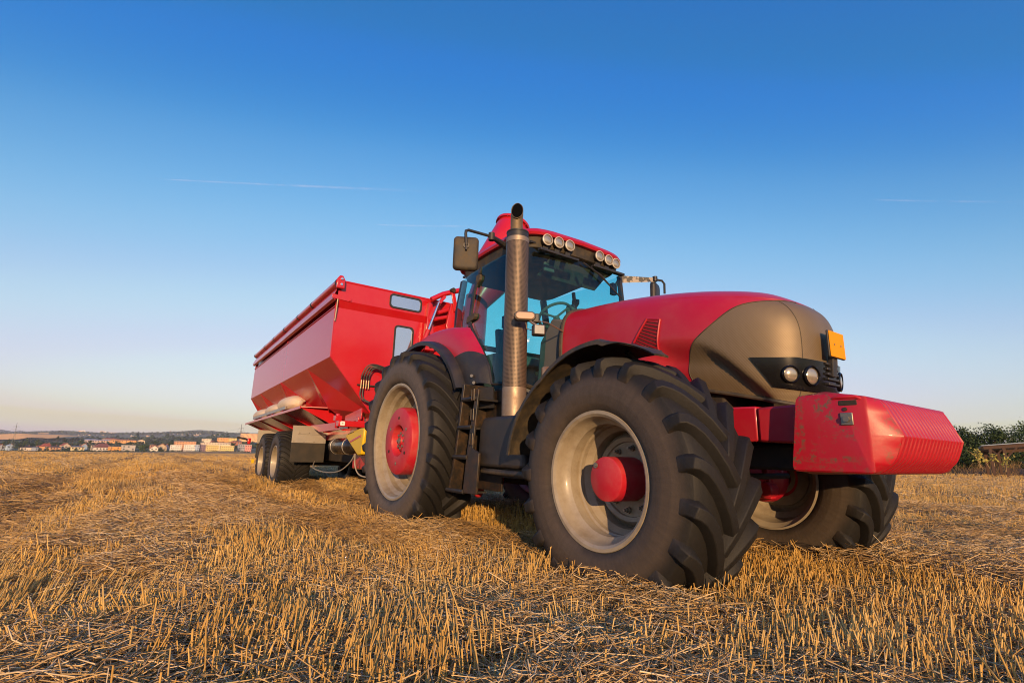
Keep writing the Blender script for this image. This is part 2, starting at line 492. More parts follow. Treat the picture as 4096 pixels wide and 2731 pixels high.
# registration plate on a bracket
pg = G(); pg.box(4.045, 4.050, -.102, .102, 1.50, 1.665)
pl = pg.build('number_plate', M_orange, tractor, bev=.002, label='plain orange plate on a black bracket')
g = G(); g.box(4.030, 4.044, -.106, .106, 1.496, 1.669); g.build('plate_back', M_blk, pl, bev=.006)
g = G(); g.prism([(3.98,1.38),(4.015,1.38),(4.03,1.52),(4.03,1.58),(4.012,1.58),(4.0,1.53)], -.028, .028); g.build('plate_bracket', M_blk, pl, bev=.004)
for y in (-.045,.045):
    g = G(); g.disc((4.050,y,1.58),(1,0,0),.006,8,.003); g.build('screw', M_bolt, pl)

# ---------------- front frame and ballast
g = G()
g.prism([(2.9,1.20),(3.72,1.185),(3.72,.97),(2.9,.95)], -.432, .432)
fr = g.build('front_frame', M_red, tractor, bev=.012)
g = G(); g.prism([(3.728,1.175),(4.06,1.185),(4.06,.95),(3.728,.965)], -.44, .44); g.build('weight_carrier', M_red, tractor, bev=.015)
g = G(); g.box(2.2,3.45,-.33,.33,1.12,1.62); g.box(2.2,3.9,-.30,.30,.80,.955); g.box(1.0,2.9,-.36,.36,.62,1.3); g.build('engine_block', M_dark, tractor, bev=.02)

def ballast():
    # profile in (x,z), with a ribbed middle and chamfered ends
    P = [(4.02,1.215),(4.13,1.24),(4.392,1.182),(4.472,.990),(4.425,.868),(4.345,.80),(4.02,.788),(3.965,.81)]
    def ring(y, sc, dx=0, dz=0, groove=0):
        out = []
        cx, cz = 4.18, 1.0
        n = len(P)
        for i in range(n):
            A, B, C_ = Vector(P[i-1]), Vector(P[i]), Vector(P[(i+1)%n])
            u_, v_ = (A-B), (C_-B); R_c = .005 if i == 3 else .034; k0 = min(R_c, u_.length*.42); k1 = min(R_c, v_.length*.42)
            a_, b_ = B+u_.normalized()*k0, B+v_.normalized()*k1
            front = 1 if i in (1,2,3,4,5) else 0
            for f in (0,.2,.4,.6,.8,1):
                q = a_*(1-f)**2+B*2*f*(1-f)+b_*f*f
                d = q-Vector((cx,cz)); k = sc*(1-groove*front*(2.6 if i == 3 else 1)/d.length)
                out.append((cx+d.x*k+dx, y, cz+d.y*k+dz))
            if front and (C_-B).length > .12:
                for f in (.33,.67):
                    q = b_.lerp(C_-v_.normalized()*k1, f); d = q-Vector((cx,cz)); k = sc*(1-groove*front/d.length)
                    out.append((cx+d.x*k+dx, y, cz+d.y*k+dz))
        return out
    secs = []
    def endring(y, xm, dz):
        # the end face is the same outline cut back in front and eased top and bottom, so the facets stay crisp
        q = []
        for (x,_,z) in ring(y, 1.0):
            q.append((min(x, xm), y, min(max(z, .788+dz*.6), 1.24-dz)))
        return q
    for y, a, b in ((-.545,4.348,.040),(-.538,4.362,.026),(-.462,4.46,.0),(-.452,4.48,0)): secs.append(endring(y,a,b))
    ys = np.linspace(-.43, .485, 17*6+1)
    for i, y in enumerate(ys):
        ph = (i % 6)/6
        gr_ = .010*(max(0, cos(2*PI*ph))**3)
        secs.append(ring(y, 1., groove=gr_))
    for y, a, b in ((.50,4.48,.0),(.512,4.46,.0),(.562,4.385,.02),(.57,4.37,.035)): secs.append(endring(y,a,b))
    g = G(); g.loft(secs, True, True)
    return g
def scuffed(base):
    m, nt, b = nodes_of('ballast_red')
    geo = nt.nodes.new('ShaderNodeNewGeometry')
    n0 = noise(nt, 3, 5, .6); c = mixc(nt, n0, (.36,.0045,.015), (.44,.007,.021))
    point = sstep(nt, geo.outputs['Pointiness'], .515, .56)
    n1 = noise(nt, 34, 8, .75); n2 = noise(nt, 5, 4, .6)
    f1 = math_(nt, 'MULTIPLY', sstep(nt, n1, .51, .58), math_(nt, 'MULTIPLY', point, sstep(nt, n2, .42, .58)))
    tc = nt.nodes.new('ShaderNodeTexCoord'); mp = nt.nodes.new('ShaderNodeMapping'); mp.inputs['Scale'].default_value = (3,3,40)
    nt.links.new(tc.outputs['Object'], mp.inputs[0])
    n3 = noise(nt, 6, 8, .7, vec=mp.outputs[0])
    f2 = math_(nt, 'MULTIPLY', sstep(nt, n3, .72, .75), .8)
    sx = nt.nodes.new('ShaderNodeSeparateXYZ'); nt.links.new(tc.outputs['Object'], sx.inputs[0])
    def band(v, c_, w_): return math_(nt, 'SUBTRACT', 1., sstep(nt, math_(nt, 'ABSOLUTE', math_(nt, 'SUBTRACT', v, c_)), w_*.3, w_))
    wob = math_(nt, 'MULTIPLY', math_(nt, 'SUBTRACT', noise(nt, 7, 4, .6), .5), .05)
    endf = math_(nt, 'LESS_THAN', sx.outputs[1], -.45)
    low = math_(nt, 'MULTIPLY', band(math_(nt, 'ADD', sx.outputs[2], wob), .868, .022), band(sx.outputs[0], 4.16, .20))
    lft = math_(nt, 'MULTIPLY', band(math_(nt, 'ADD', sx.outputs[0], wob), 4.035, .016), band(sx.outputs[2], 1.05, .20))
    chm = math_(nt, 'MULTIPLY', band(math_(nt, 'ADD', sx.outputs[0], wob), 4.455, .02), band(sx.outputs[2], 1.0, .25))
    rub = math_(nt, 'MAXIMUM', math_(nt, 'MAXIMUM', low, lft), math_(nt, 'MULTIPLY', chm, .8))
    f3 = math_(nt, 'MULTIPLY', math_(nt, 'MULTIPLY', rub, sstep(nt, noise(nt, 26, 8, .75), .46, .58)), endf)
    f = math_(nt, 'MAXIMUM', math_(nt, 'MAXIMUM', f1, f2), math_(nt, 'MULTIPLY', f3, .85))
    nt.links.new(mixc(nt, f, c, (.13,.085,.045)), b.inputs['Base Color'])
    b.inputs['Roughness'].default_value = .42; b.inputs['Coat Weight'].default_value = .1
    bump(nt, b, noise(nt, 30, 5, .6), .18, .004)
    return m
M_ball = scuffed(M_wred)
wt = ballast().build('front_weight', M_ball, tractor, ang=30, label='red cast front ballast with ribbed face and scuffed edges')
g = G()  # lifting eye recess, its bar and bolt plate
g.box(4.225,4.325,-.5465,-.50,1.140,1.180); g.build('handle_recess', M_dark, wt, bev=.01)
g = G(); g.tube([(4.205,-.538,1.186),(4.225,-.545,1.192),(4.32,-.545,1.188),(4.338,-.537,1.176)], .010, 8); g.build('handle', M_wred, wt)
g = G(); g.box(4.235,4.295,-.552,-.543,1.045,1.11); pl2 = g.build('bolt_plate', M_bolt, wt, bev=.004)
g = G(); g.disc((4.267,-.552,1.076),(0,-1,0),.016,6,.014); g.build('bolt', M_bolt, pl2)
g = G(); g.disc((4.262,-.546,1.128),(0,-1,0),.010,12,.004); g.build('pin_hole', M_dark, wt)
# ---------------- wheels
def lug(g, path, side, R, th0, ang, wb, wt_):
    """one tyre bar: path = meridian stations (r, y, nr, ny, height) from the centre line over the shoulder"""
    n = len(path); ms = [0.]
    for i in range(1, n): ms.append(ms[-1]+math.hypot(path[i][0]-path[i-1][0], path[i][1]-path[i-1][1]))
    tot = ms[-1]; th = [ang*(1-(1-min(1, m/(tot*.82)))**1.5) for m in ms]
    secs = []
    for i in range(n):
        r, y, nr, ny, hg = path[i]; a, b = max(0,i-1), min(n-1,i+1)
        du = (th[b]-th[a])*R; dv = ms[b]-ms[a]; L = math.hypot(du, dv) or 1
        su, sv = -dv/L, du/L
        f = ms[i]/tot; k = 1+.35*f
        mt = Vector((path[b][0]-path[a][0], path[b][1]-path[a][1])).normalized()
        q = []
        for sg_, hh, ww in ((-1,-.012,wb*k),(-1,hg*.55,(wb*.45+wt_*.55)*k),(-1,hg,wt_*k),(1,hg,wt_*k),(1,hg*.55,(wb*.45+wt_*.55)*k),(1,-.012,wb*k)):
            rr = r+nr*hh+mt.x*sv*sg_*ww; yy = y+ny*hh+mt.y*sv*sg_*ww
            tt = th0+th[i]+su*sg_*ww/R
            q.append((rr*cos(tt), side*yy, rr*sin(tt)))
        secs.append(q)
    g.loft(secs, True, True)
def tyre(R, w, r, nl, lug_h, side, ang, wb, wt_, bulge=1.02):
    h = w/2; Rb = R-lug_h
    prof = [(r-.01,-h*.80),(r+.015,-h*.90),(lerp(r,Rb,.22),-h*bulge),(lerp(r,Rb,.45),-h*(bulge+.015)),(lerp(r,Rb,.66),-h*bulge*.985),
            (lerp(r,Rb,.83),-h*.955),(lerp(r,Rb,.93),-h*.90),(Rb-.006,-h*.78),(Rb+.002,-h*.5),(Rb+.006,0)]
    prof = prof+[(a,-b) for a,b in prof[-2::-1]]
    g = G(); g.lathe(prof, 96, 'y', closed=False)
    q = lug_h
    path = [(Rb+.005,.05*w,1,0,q*.8),(Rb+.005,.03*w,1,0,q),(Rb+.004,-.12*h,1,0,q),(Rb+.002,-.35*h,1,0,q),(Rb+.001,-.55*h,1,-.02,q),(Rb-.003,-.70*h,.99,-.1,q),
            (Rb-.010,-.82*h,.94,-.33,q*1.02),(lerp(r,Rb,.945),-.895*h,.75,-.66,q*.92),(lerp(r,Rb,.87),-.945*h,.5,-.86,q*.55),(lerp(r,Rb,.79),-.98*h,.2,-.98,q*.22),(lerp(r,Rb,.70),-.995*h,0,-1,-.004)]
    p = 2*PI/nl
    for k in range(nl):
        lug(g, path, 1, R, k*p, ang, wb, wt_)
        lug(g, path, -1, R, (k+.5)*p, ang, wb, wt_)
    return g
M_rubF = rubber('front_tyre_rubber', .40, .645, (.15,.112,.082), .8)
M_rubR = rubber('rear_tyre_rubber', .64, .90)
def wheel(name, loc, out, tyre_g, tyre_m, disc_prof, rim_prof, extra, label=None):
    """out=-1: outer face towards -y; +1 mirrored"""
    fix = (lambda g: g) if out < 0 else (lambda g: g.mirror())
    g = G(); g.lathe(disc_prof, 56, 'y')
    wdisc = fix(g).build(name, M_rim, tractor, loc=loc, ang=30, label=label)
    fix(tyre_g).build('tyre', tyre_m, wdisc, ang=44, bev=.006)
    g = G(); g.lathe(rim_prof, 72, 'y'); fix(g).build('rim', M_rim, wdisc, ang=30)
    for nm, g2, m_, bev in extra(): fix(g2).build(nm, m_, wdisc, bev=bev)
    return wdisc
def f_rim(r, h):
    return [(r-.012,-h*.84),(r+.022,-h*.895),(r+.030,-h*.915),(r+.024,-h*.945),(r+.006,-h*.945),(r-.010,-h*.90),(r-.018,-h*.80),(r-.022,-h*.70),
            (r-.040,-h*.62),(r-.052,-h*.58),(r-.054,-h*.40),(r-.045,-h*.37),(r-.045,-h*.30),(r-.056,-h*.27),(r-.057,-h*.16),(r-.072,-h*.08),(r-.085,-h*.02),(r-.088,h*.25),(r-.105,h*.30),
            (r-.06,h*.36),(r-.03,h*.8),(r+.02,h*.93),(r+.005,h*.95)]
def front_extra():
    out = []
    g = G(); g.lathe([(.0005,-.186),(.122,-.186),(.134,-.178),(.136,-.16),(.136,.06),(.16,.07)], 40, 'y')
    out.append(('hub', g, M_hub, 0))
    g = G(); g.disc((-.075,-.187,.080),(0,-1,0),.017,14,.008); g.disc((-.075,-.195,.080),(0,-1,0),.008,6,.004)
    out.append(('plug', g, M_bolt, 0))
    for k in range(10):
        a = 2*PI*k/10+.2; g = G(); x, z = .195*cos(a), .195*sin(a)
        g.disc((x,.045,z),(0,-1,0),.021,10,.012); g.disc((x,.035,z),(0,-1,0),.016,6,.022); g.disc((x,.015,z),(0,-1,0),.009,8,.018)
        out.append(('wheel_nut', g, M_bolt, 0))
    return out
FT = lambda: tyre(.758, .58, .388, 19, .050, 1, .50, .046, .024)
RT = lambda: tyre(1.016, .56, .622, 22, .05, 1, .38, .048, .025)
zf, zr = .722, .972
fdisc = [(.10,.06),(.14,.055),(.23,.045),(.235,.03),(.26,.02),(.285,.045),(.295,.075)]
wheel('front_wheel', (3.129,-.973,zf), -1, FT(), M_rubF, fdisc, f_rim(.388,.29), front_extra, 'front wheel towards the camera, deep cream rim with red hub')
wheel('front_wheel', (3.129,.973,zf), 1, FT(), M_rubF, fdisc, f_rim(.388,.29), front_extra, 'front wheel on the far side, half hidden behind the ballast')
def rear_extra():
    out = []
    g = G(); g.lathe([(.165,.02),(.165,-.20),(.175,-.222),(.20,-.226),(.345,-.226),(.365,-.215),(.372,-.195),(.372,-.06),(.36,-.05)], 64, 'y')
    out.append(('wheel_weight', g, M_hub, 0))
    g = G(); g.lathe([(.0005,-.20),(.045,-.20),(.05,-.185),(.10,-.18),(.112,-.17),(.115,-.10),(.13,.0)], 32, 'y'); out.append(('hub', g, M_hub, 0))
    g = G(); g.disc((0,-.20,0),(0,-1,0),.032,16,.01); out.append(('axle_end', g, M_metal, 0))
    for k in range(8):
        a = 2*PI*k/8; g = G(); g.disc((.083*cos(a),-.182,.083*sin(a)),(0,-1,0),.013,8,.014); out.append(('wheel_nut', g, M_bolt, 0))
    for k in range(6):
        a = 2*PI*k/6+.5; g = G(); g.disc((.25*cos(a),-.2265,.25*sin(a)),(0,-1,0),.019,12,.002); g.disc((.25*cos(a),-.227,.25*sin(a)),(0,-1,0),.010,6,.006); out.append(('weight_bolt', g, M_dark if k%2 else M_bolt, 0))
    return out
def r_rim(r, h):
    return [(r-.012,-h*.80),(r+.022,-h*.87),(r+.030,-h*.895),(r+.024,-h*.925),(r+.006,-h*.925),(r-.012,-h*.88),(r-.020,-h*.76),(r-.026,-h*.62),
            (r-.045,-h*.56),(r-.062,-h*.50),(r-.066,-h*.30),(r-.09,-h*.22),(r-.105,-h*.18),(r-.11,-h*.02),(r-.13,h*.10),(r-.06,h*.36),(r-.03,h*.8),(r+.02,h*.93),(r+.005,h*.95)]
rdisc = [(.12,-.02),(.36,-.02),(.43,.0),(.47,.03),(.50,.035)]
wheel('rear_wheel', (0,-.994,zr), -1, RT(), M_rubR, rdisc, r_rim(.612,.28), rear_extra, 'tall rear wheel with red weight disc')
wheel('rear_wheel', (0,.994,zr), 1, RT(), M_rubR, rdisc, r_rim(.612,.28), rear_extra, 'rear wheel on the far side')

# front axle: beam, hub reduction on the far side, knuckles
g = G(); g.tube([(3.13,-.75,zf),(3.13,-.45,zf+.02),(3.13,.45,zf+.02),(3.13,.75,zf)], [.13,.10,.10,.13], 16)
g.tube([(2.4,0,.62),(3.2,0,.70)], [.10,.16], 14)
ax = g.build('front_axle', M_red, tractor)
for sgn in (-1, 1):
    g = G(); g.lathe([(.0005,-.10),(.09,-.10),(.12,-.08),(.15,-.03),(.19,0),(.20,.06),(.12,.10)], 24, 'y', c=(3.13,.62,zf))
    g.lathe([(.0005,-.05),(.055,-.05),(.06,-.04),(.06,.06)], 16, 'y', c=(3.21,.53,zf+.05)); g.lathe([(.0005,-.05),(.055,-.05),(.06,-.04),(.06,.06)], 16, 'y', c=(3.23,.53,zf-.09))
    g.box(3.06,3.26,.52,.60,zf-.16,zf+.12)
    (g if sgn > 0 else g.mirror()).build('knuckle', M_red, ax, bev=.008)
g = G(); g.tube([(3.36,-.6,zf+.02),(3.36,.6,zf+.02)], .022, 8); g.build('steering_rod', M_dark, ax)
g = G(); g.box(-.5,1.2,-.30,.30,.55,1.25); g.tube([(0,-.75,zr),(0,.75,zr)], .16, 16); g.build('transmission', M_dark, tractor, bev=.03)
g = G(); g.box(.50,.95,-.62,-.40,.52,.80); g.prism([(.60,.55),(.80,.55),(.72,.40),(.66,.40)],-.60,-.52); g.build('belly_tank', M_red, tractor, bev=.03)

# front mudguard (both sides)
def mudguard_front():
    secs = []
    prof = [(-1.262,-.035),(-1.258,-.006),(-1.235,.004),(-1.10,.012),(-.95,.014),(-.80,.008),(-.72,-.01)]
    for i in range(41):
        a = lerp(58, 172, i/40); R = .845
        if a > 130: R = .845+.085*smooth01((a-120)/52)
        kick = .018*smooth01((a-84)/3)  # step where the front flap ends
        q = []
        for (y, d) in prof:
            k_ = smooth01((86-a)/28)*.75; yy = lerp(y, -1.19, k_) if a < 86 else y
            r = R+d*(1-.9*smooth01((86-a)/12))+kick*smooth01((-y-1.0)/.2)*smooth01((a-60)/20)
            q.append((3.129+r*cos(rad(a)), yy, zf+r*sin(rad(a))))
        secs.append(q)
    return G().loft(secs)
for sgn in (-1, 1):
    g = mudguard_front(); g = g if sgn < 0 else g.mirror()
    mg = g.build('front_mudguard', M_blkd, tractor, thick=.012, ang=40)
    g = G(); g.tube([(3.129,-.70,zf+.30),(3.129,-.74,zf+.72),(3.10,-.9,zf+.835)], .022, 8); (g if sgn < 0 else g.mirror()).build('stay', M_blkd, mg)
    for bx in ((2.62,2.70,-1.10,-.78,1.385,1.405),(2.50,2.56,-1.05,-.80,1.30,1.33)):
        g = G(); g.box(*bx); (g if sgn < 0 else g.mirror()).build('bracket', M_blkd, mg)

# ---------------- fuel tank, steps
g = G(); g.prism([(1.50,1.175),(2.02,1.175),(2.10,1.10),(2.14,.74),(1.42,.74),(1.44,1.08)], -1.04, -.48); tk = g.build('fuel_tank', M_blk, tractor, bev=.03, seg=3)
g = G(); g.tube([(1.44,-.86,.71),(1.50,-1.02,.705),(2.16,-1.05,.70)], .024, 10); g.box(1.40,2.1,-.95,-.4,.66,.735); g.build('tank_rail', M_blkd, tk)
st = G()
st.prism([(1.00,.50),(1.03,.50),(1.135,.86),(1.24,1.50),(1.20,1.50),(1.105,.90)], -1.10, -.80)
st.prism([(1.285,.50),(1.52,.505),(1.545,.86),(1.43,.90),(1.50,1.43),(1.45,1.43),(1.335,.88)], -1.10, -1.075)
st.box(1.02,1.50,-.82,-.80,.52,1.45)
stp = st.build('step_frame', M_step, tractor, bev=.006)
for x0, x1, z in ((.99,1.30,.515),(1.09,1.345,.82),(1.16,1.40,1.09),(1.21,1.47,1.35)):
    g = G(); g.tube([(x0,-1.10,z),(x1,-1.10,z)], .018, 8); g.box(x0,x1,-1.10,-.85,z-.02,z-.004); g.build('step', M_blk, stp)
for z in (.98,1.20,1.38):
    g = G(); g.tube([(1.42,-1.12,z-.05),(1.42,-1.12,z+.05),(1.46,-1.12,z+.05),(1.46,-1.12,z-.05),(1.42,-1.12,z-.05)], .007, 6); g.build('step_loop', M_step, stp)

# ---------------- exhaust stack
EX, EY = 1.78, -.90
def cyl(name, prof, m, parent, n=40, loc=(EX,EY,0)):
    g = G(); g.lathe(prof, n, 'z'); return g.build(name, m, parent, loc=loc)
exo = cyl('exhaust_stack', [(.108,1.40),(.108,2.80),(.106,2.80)], M_perf, tractor)
cyl('lower_sleeve', [(.098,1.17),(.1075,1.18),(.1095,1.40),(.109,1.43)], M_metal, exo, loc=(0,0,0))
cyl('collar', [(.110,2.80),(.110,2.845),(.104,2.85)], M_metal, exo, loc=(0,0,0))
cyl('cap', [(.104,2.845),(.103,2.90),(.107,2.905),(.107,2.915),(.06,2.925)], M_blk, exo, loc=(0,0,0))
g = G()
tip = [(EX-.02,EY,2.91),(EX-.02,EY,2.98),(EX-.015,EY-.005,3.05),(EX+.0,EY-.012,3.10),(EX+.005,EY-.015,3.14),(EX+.005,EY-.015,3.25)]
secs = []
tip = tip[:-1]+[tip[-2][:2]+(z_,) for z_ in (3.17,3.20,3.23,3.26)]
for i, p in enumerate(tip):
    p = Vector(p); row = []
    for j in range(28):
        a = 2*PI*j/28; r = .055
        d = Vector((r*cos(a), r*sin(a), 0)); z = 0
        if i == len(tip)-1:   # slash cut facing the front right
            z = 0
        q_ = p+d; q_.z = min(q_.z, 3.25-.21*(.5+.5*cos(a-rad(-38)))); row.append(q_)
    secs.append(row)
g.loft(secs, True); g.build('tail_pipe', M_pipe, exo, thick=.004, loc=(-EX,-EY,0))
g = G(); g.loft([[Vector(q)*1.0+(Vector((c_.x,c_.y,0))-Vector((q.x,q.y,0)))*.10+Vector((0,0,-.006)) for q in row] for row, c_ in zip(secs, [Vector(p) for p in tip])], True, True)
g.build('pipe_bore', M_soot_shade, exo, loc=(-EX,-EY,0))  # sooty insert, its black colour also stands for the dark inside the pipe
for z in (2.67,2.43,2.19,1.98,1.70,1.52):
    pass
for pp in ([(-.05,.05,2.2),(-.2,.25,2.2)], [(-.05,.05,1.5),(-.1,.35,1.45)]):
    g = G(); g.tube(pp, .024, 8); g.build('stack_bracket', M_blkd, exo)

# indicator and work lamp beside the stack
ind = empty('side_lamp', (0,0,0)); 
bpy.data.objects.remove(ind)
D = Vector((.86,-.50,.05)).normalized()
def facing(p, d=D):
    q = Vector((0,0,1)).rotation_difference(Vector(d)).to_matrix().to_4x4()
    # keep local x horizontal
    zz = Vector(d).normalized(); xx = Vector((0,0,1)).cross(zz).normalized(); yy = zz.cross(xx)
    return Matrix.Translation(p) @ Matrix(((xx.x,yy.x,zz.x,0),(xx.y,yy.y,zz.y,0),(xx.z,yy.z,zz.z,0),(0,0,0,1)))
def stadium(a, b, n=10):
    o = []
    for i in range(n+1): t = -PI/2+PI*i/n; o.append((a+b*cos(t), b*sin(t)))
    for i in range(n+1): t = PI/2+PI*i/n; o.append((-a+b*cos(t), b*sin(t)))
    return o
MI = facing(Vector((2.03,-.98,2.03)))
g = G(); g.prism(stadium(.055,.042), -.05, .0, 'xy', MI); g.box(.07,.125,-.05,.03,-.06,-.01,MI); il = g.build('indicator_lamp', M_blk, tractor, bev=.006)
g = G(); g.prism(stadium(.05,.033), 0, .012, 'xy', MI); g.build('lens', M_amber, il, bev=.006)
MW = facing(Vector((2.17,-.93,1.885)), (.9,-.42,.0))
g = G(); g.prism([(-.055,-.045),(.055,-.045),(.055,.05),(-.055,.05)], -.07, .0, 'xy', MW); wl = g.build('work_lamp', M_blk, tractor, bev=.012)
g = G(); g.prism([(-.043,-.036),(.043,-.036),(.043,.042),(-.043,.042)], 0, .006, 'xy', MW); g.build('lens', M_lens, wl, bev=.004)
g = G(); g.tube([(2.02,-.93,2.0),(2.08,-.93,1.96),(2.12,-.90,1.93)], .012, 6); g.tube([(2.05,-.95,2.0),(2.0,-.7,2.02),(1.93,-.46,1.99)], .006, 6); g.tube([(2.0,-.95,1.99),(1.99,-.93,1.93),(2.06,-.91,1.90),(2.12,-.91,1.90)], .004, 6); g.build('lamp_stay', M_metal, il)

# ---------------- cab
g = G()
secs = []
def roof_ring(z, inset, front_drop=0):
    o = []
    xs0, xs1, hw = .20, 1.70, .745
    pts = []
    n = 64
    for i in range(n):
        a = 2*PI*i/n; c_, s_ = cos(a), sin(a); p = 7.0
        x = (abs(c_)**(2/p))*math.copysign(1,c_); y = (abs(s_)**(2/p))*math.copysign(1,s_)
        X = (xs0+xs1)/2+(xs1-xs0)/2*x; Y = hw*y
        if x > 0: X += .03*(1-y*y)
        X = (xs0+xs1)/2+(X-(xs0+xs1)/2)*(1-inset/.73); Y = Y*(1-inset/.72)
        o.append((X, Y, z+.022*(1-(Y/.72)**2)-.04*smooth01((.9-X)/.8)))
    return o
for z, ins in ((3.02,.05),(3.025,.012),(3.05,.0),(3.085,.015),(3.12,.07),(3.145,.17),(3.155,.30),(3.16,.50),(3.16,.70)): secs.append(roof_ring(z, ins))
g.loft(secs, True, True); roof = g.build('cab_roof', M_red, tractor, ang=45)
g = G(); secs = []
for z, ins in ((2.905,.085),(2.915,.07),(2.99,.055),(3.03,.045)): secs.append(roof_ring(z, ins))
g.loft(secs, True, True); g.build('roof_band', M_blkd, roof, ang=45)
# frame of pillars
def pillar(pts, w_, d_, g_):
    secs = []
    for p in pts:
        x,y,z = p; secs.append([(x-w_,y-d_,z),(x+w_,y-d_,z),(x+w_,y+d_,z),(x-w_,y+d_,z)])
    g_.loft(secs, True, True)
cf = G()
for sg_ in (-1,1):
    pillar([(1.585,sg_*.70,2.90),(1.60,sg_*.74,2.4),(1.60,sg_*.76,1.95),(1.52,sg_*.80,1.5)], .022, .02, cf)
    pillar([(.80,sg_*.70,2.90),(.775,sg_*.765,2.6),(.77,sg_*.79,2.35),(.78,sg_*.80,2.2)], .022, .012, cf)
    pillar([(.28,sg_*.62,2.90),(.29,sg_*.68,2.5),(.31,sg_*.70,2.15),(.3,sg_*.70,1.6)], .035, .03, cf)
    cf.tube([(.78,sg_*.80,2.24),(.9,sg_*.82,2.11),(1.14,sg_*.85,1.88),(1.31,sg_*.87,1.68),(1.37,sg_*.87,1.51),(1.54,sg_*.82,1.5)], .016, 6)
cf.box(.24,1.62,-.62,.62,2.955,2.975); cf.box(.27,.31,-.70,.70,2.08,2.14)
cabf = cf.build('cab_frame', M_blk, tractor)
g = G(); g.box(.30,1.50,-.72,.72,1.42,1.50); g.prism([(1.5,1.42),(1.9,1.42),(1.9,2.12),(1.74,2.16),(1.56,1.95)],-.44,.44); g.box(.25,.33,-.66,.66,1.45,1.85); flo = g.build('cab_floor', M_int, cabf, bev=.02)
# roof lining
g = G(); g.box(.30,1.55,-.62,.62,2.935,2.95); g.build('roof_lining', mat('lining', (.42,.45,.48), .9), cabf)
# glass panes
g = G()
pane = []
for i in range(13):
    f = i/12; y = lerp(-.70,.70,f); bx = .045*(1-(2*f-1)**2)
    pane.append([(1.60+bx, y, 2.90),(1.625+bx, y*1.03, 2.5),(1.64+bx,y*1.06,2.15),(1.62+bx*.5,y*1.08,1.75),(1.56,y*1.1,1.5)])
g.loft(pane); g.build('windscreen', M_glassF, cabf)
for sg_ in (-1,1):
    g = G()
    def Yd(z): return lerp(.705,.87,smooth01((2.9-z)/1.4))
    fr_e = [(1.585,2.90),(1.60,2.4),(1.60,2.2),(1.60,2.05),(1.59,1.9),(1.57,1.7),(1.54,1.52)]
    re_e = [(.80,2.90),(.775,2.6),(.77,2.33),(.88,2.13),(1.12,1.90),(1.30,1.69),(1.37,1.51)]
    rows = []
    for (xa,za),(xb,zb) in zip(re_e, fr_e):
        rows.append([(lerp(xa,xb,k/8), sg_*(Yd(lerp(za,zb,k/8))+.012*sin(PI*k/8)), lerp(za,zb,k/8)) for k in range(9)])
    g.loft(rows); dg = g.build('door_glass', M_glass, cabf)
    g = G(); g.loft([[(.80,sg_*.70,2.90),(.775,sg_*.76,2.6),(.77,sg_*.785,2.35),(.78,sg_*.80,2.22)],[(.55,sg_*.69,2.90),(.53,sg_*.755,2.6),(.53,sg_*.775,2.35),(.53,sg_*.79,2.22)],[(.30,sg_*.65,2.90),(.30,sg_*.70,2.6),(.31,sg_*.72,2.35),(.32,sg_*.73,2.21)]])
    g.build('quarter_glass', M_glass, cabf)
    for z in (2.76, 2.29):
        g = G()
        x = .79 if z > 2.5 else .77; y = Yd(z)+.0
        g.prism([(x-.06,z-.045),(x+.10,z-.02),(x+.125,z+.01),(x+.11,z+.05),(x-.055,z+.035)] if z < 2.5 else [(x-.02,z-.09),(x+.07,z-.02),(x+.075,z+.04),(x+.03,z+.05),(x-.01,z+.04)], min(sg_*(y-.02),sg_*(y+.04)), max(sg_*(y-.02),sg_*(y+.04)))
        g.build('hinge', M_blkd, dg, bev=.006)
g = G(); g.loft([[(.29,y,2.91),(.28,y,2.45),(.29,y,2.12)] for y in (-.62,0,.62)]); g.build('rear_glass', M_glass, cabf)
# seat, wheel, console inside
g = G(); g.box(.30,.78,-.18,.26,1.86,1.98); g.prism([(.30,1.95),(.40,1.95),(.33,2.38),(.25,2.38)],-.14,.22); g.prism([(.27,2.38),(.33,2.38),(.30,2.50),(.25,2.50)],-.02,.14); g.box(.42,.68,-.12,.2,1.5,1.9); g.build('seat', M_int, cabf, bev=.03)
g = G(); a_ = rad(55); MS = Matrix.Translation((1.27,0,2.37)) @ Matrix.Rotation(rad(-32),4,'Y')
g.lathe([(.19+.016*cos(t),.016*sin(t)) for t in np.linspace(0,2*PI,9)[:-1]], 40, 'z', M=MS, closed=True)
for k in range(3): a_ = 2*PI*k/3+.5; g.tube([MS@Vector((0,0,-.03)), MS@Vector((.19*cos(a_),.19*sin(a_),0))], .013, 6)
g.tube([MS@Vector((0,0,-.03)), (1.45,0,2.05)], .035, 8); g.build('steering_wheel', M_int, cabf)
g = G(); g.box(.45,.95,-.58,-.36,1.5,1.92); g.build('console', M_int, cabf, bev=.02)
g = G(); g.box(.70,.75,-.33,-.20,2.28,2.42); g.tube([(.72,-.30,2.29),(.75,-.42,2.1),(.8,-.45,1.9)], .012, 6); g.build('display', M_int, cabf)
g = G(); g.box(1.42,1.45,-.30,-.16,2.78,2.88); g.build('inner_mirror', M_int, cabf, bev=.01)
g = G(); g.prism([(1.52,2.91),(1.30,2.78),(1.30,2.77),(1.52,2.90)],-.28,.58); g.build('sun_blind', mat('blind_cloth', (.10,.09,.075), .9), cabf)
g = G(); g.tube([(1.675,.05,2.88),(1.69,.30,2.79),(1.66,.62,2.62)], .008, 6); g.tube([(1.68,.16,2.86),(1.675,.64,2.60)], .006, 6); g.build('wiper', M_blk, cabf)
g = G(); g.tube([(.85,.62,2.5),(.85,.62,2.62),(.85,.60,2.7)], [.05,.07,.05], 12); g.build('loudspeaker', M_int, cabf)
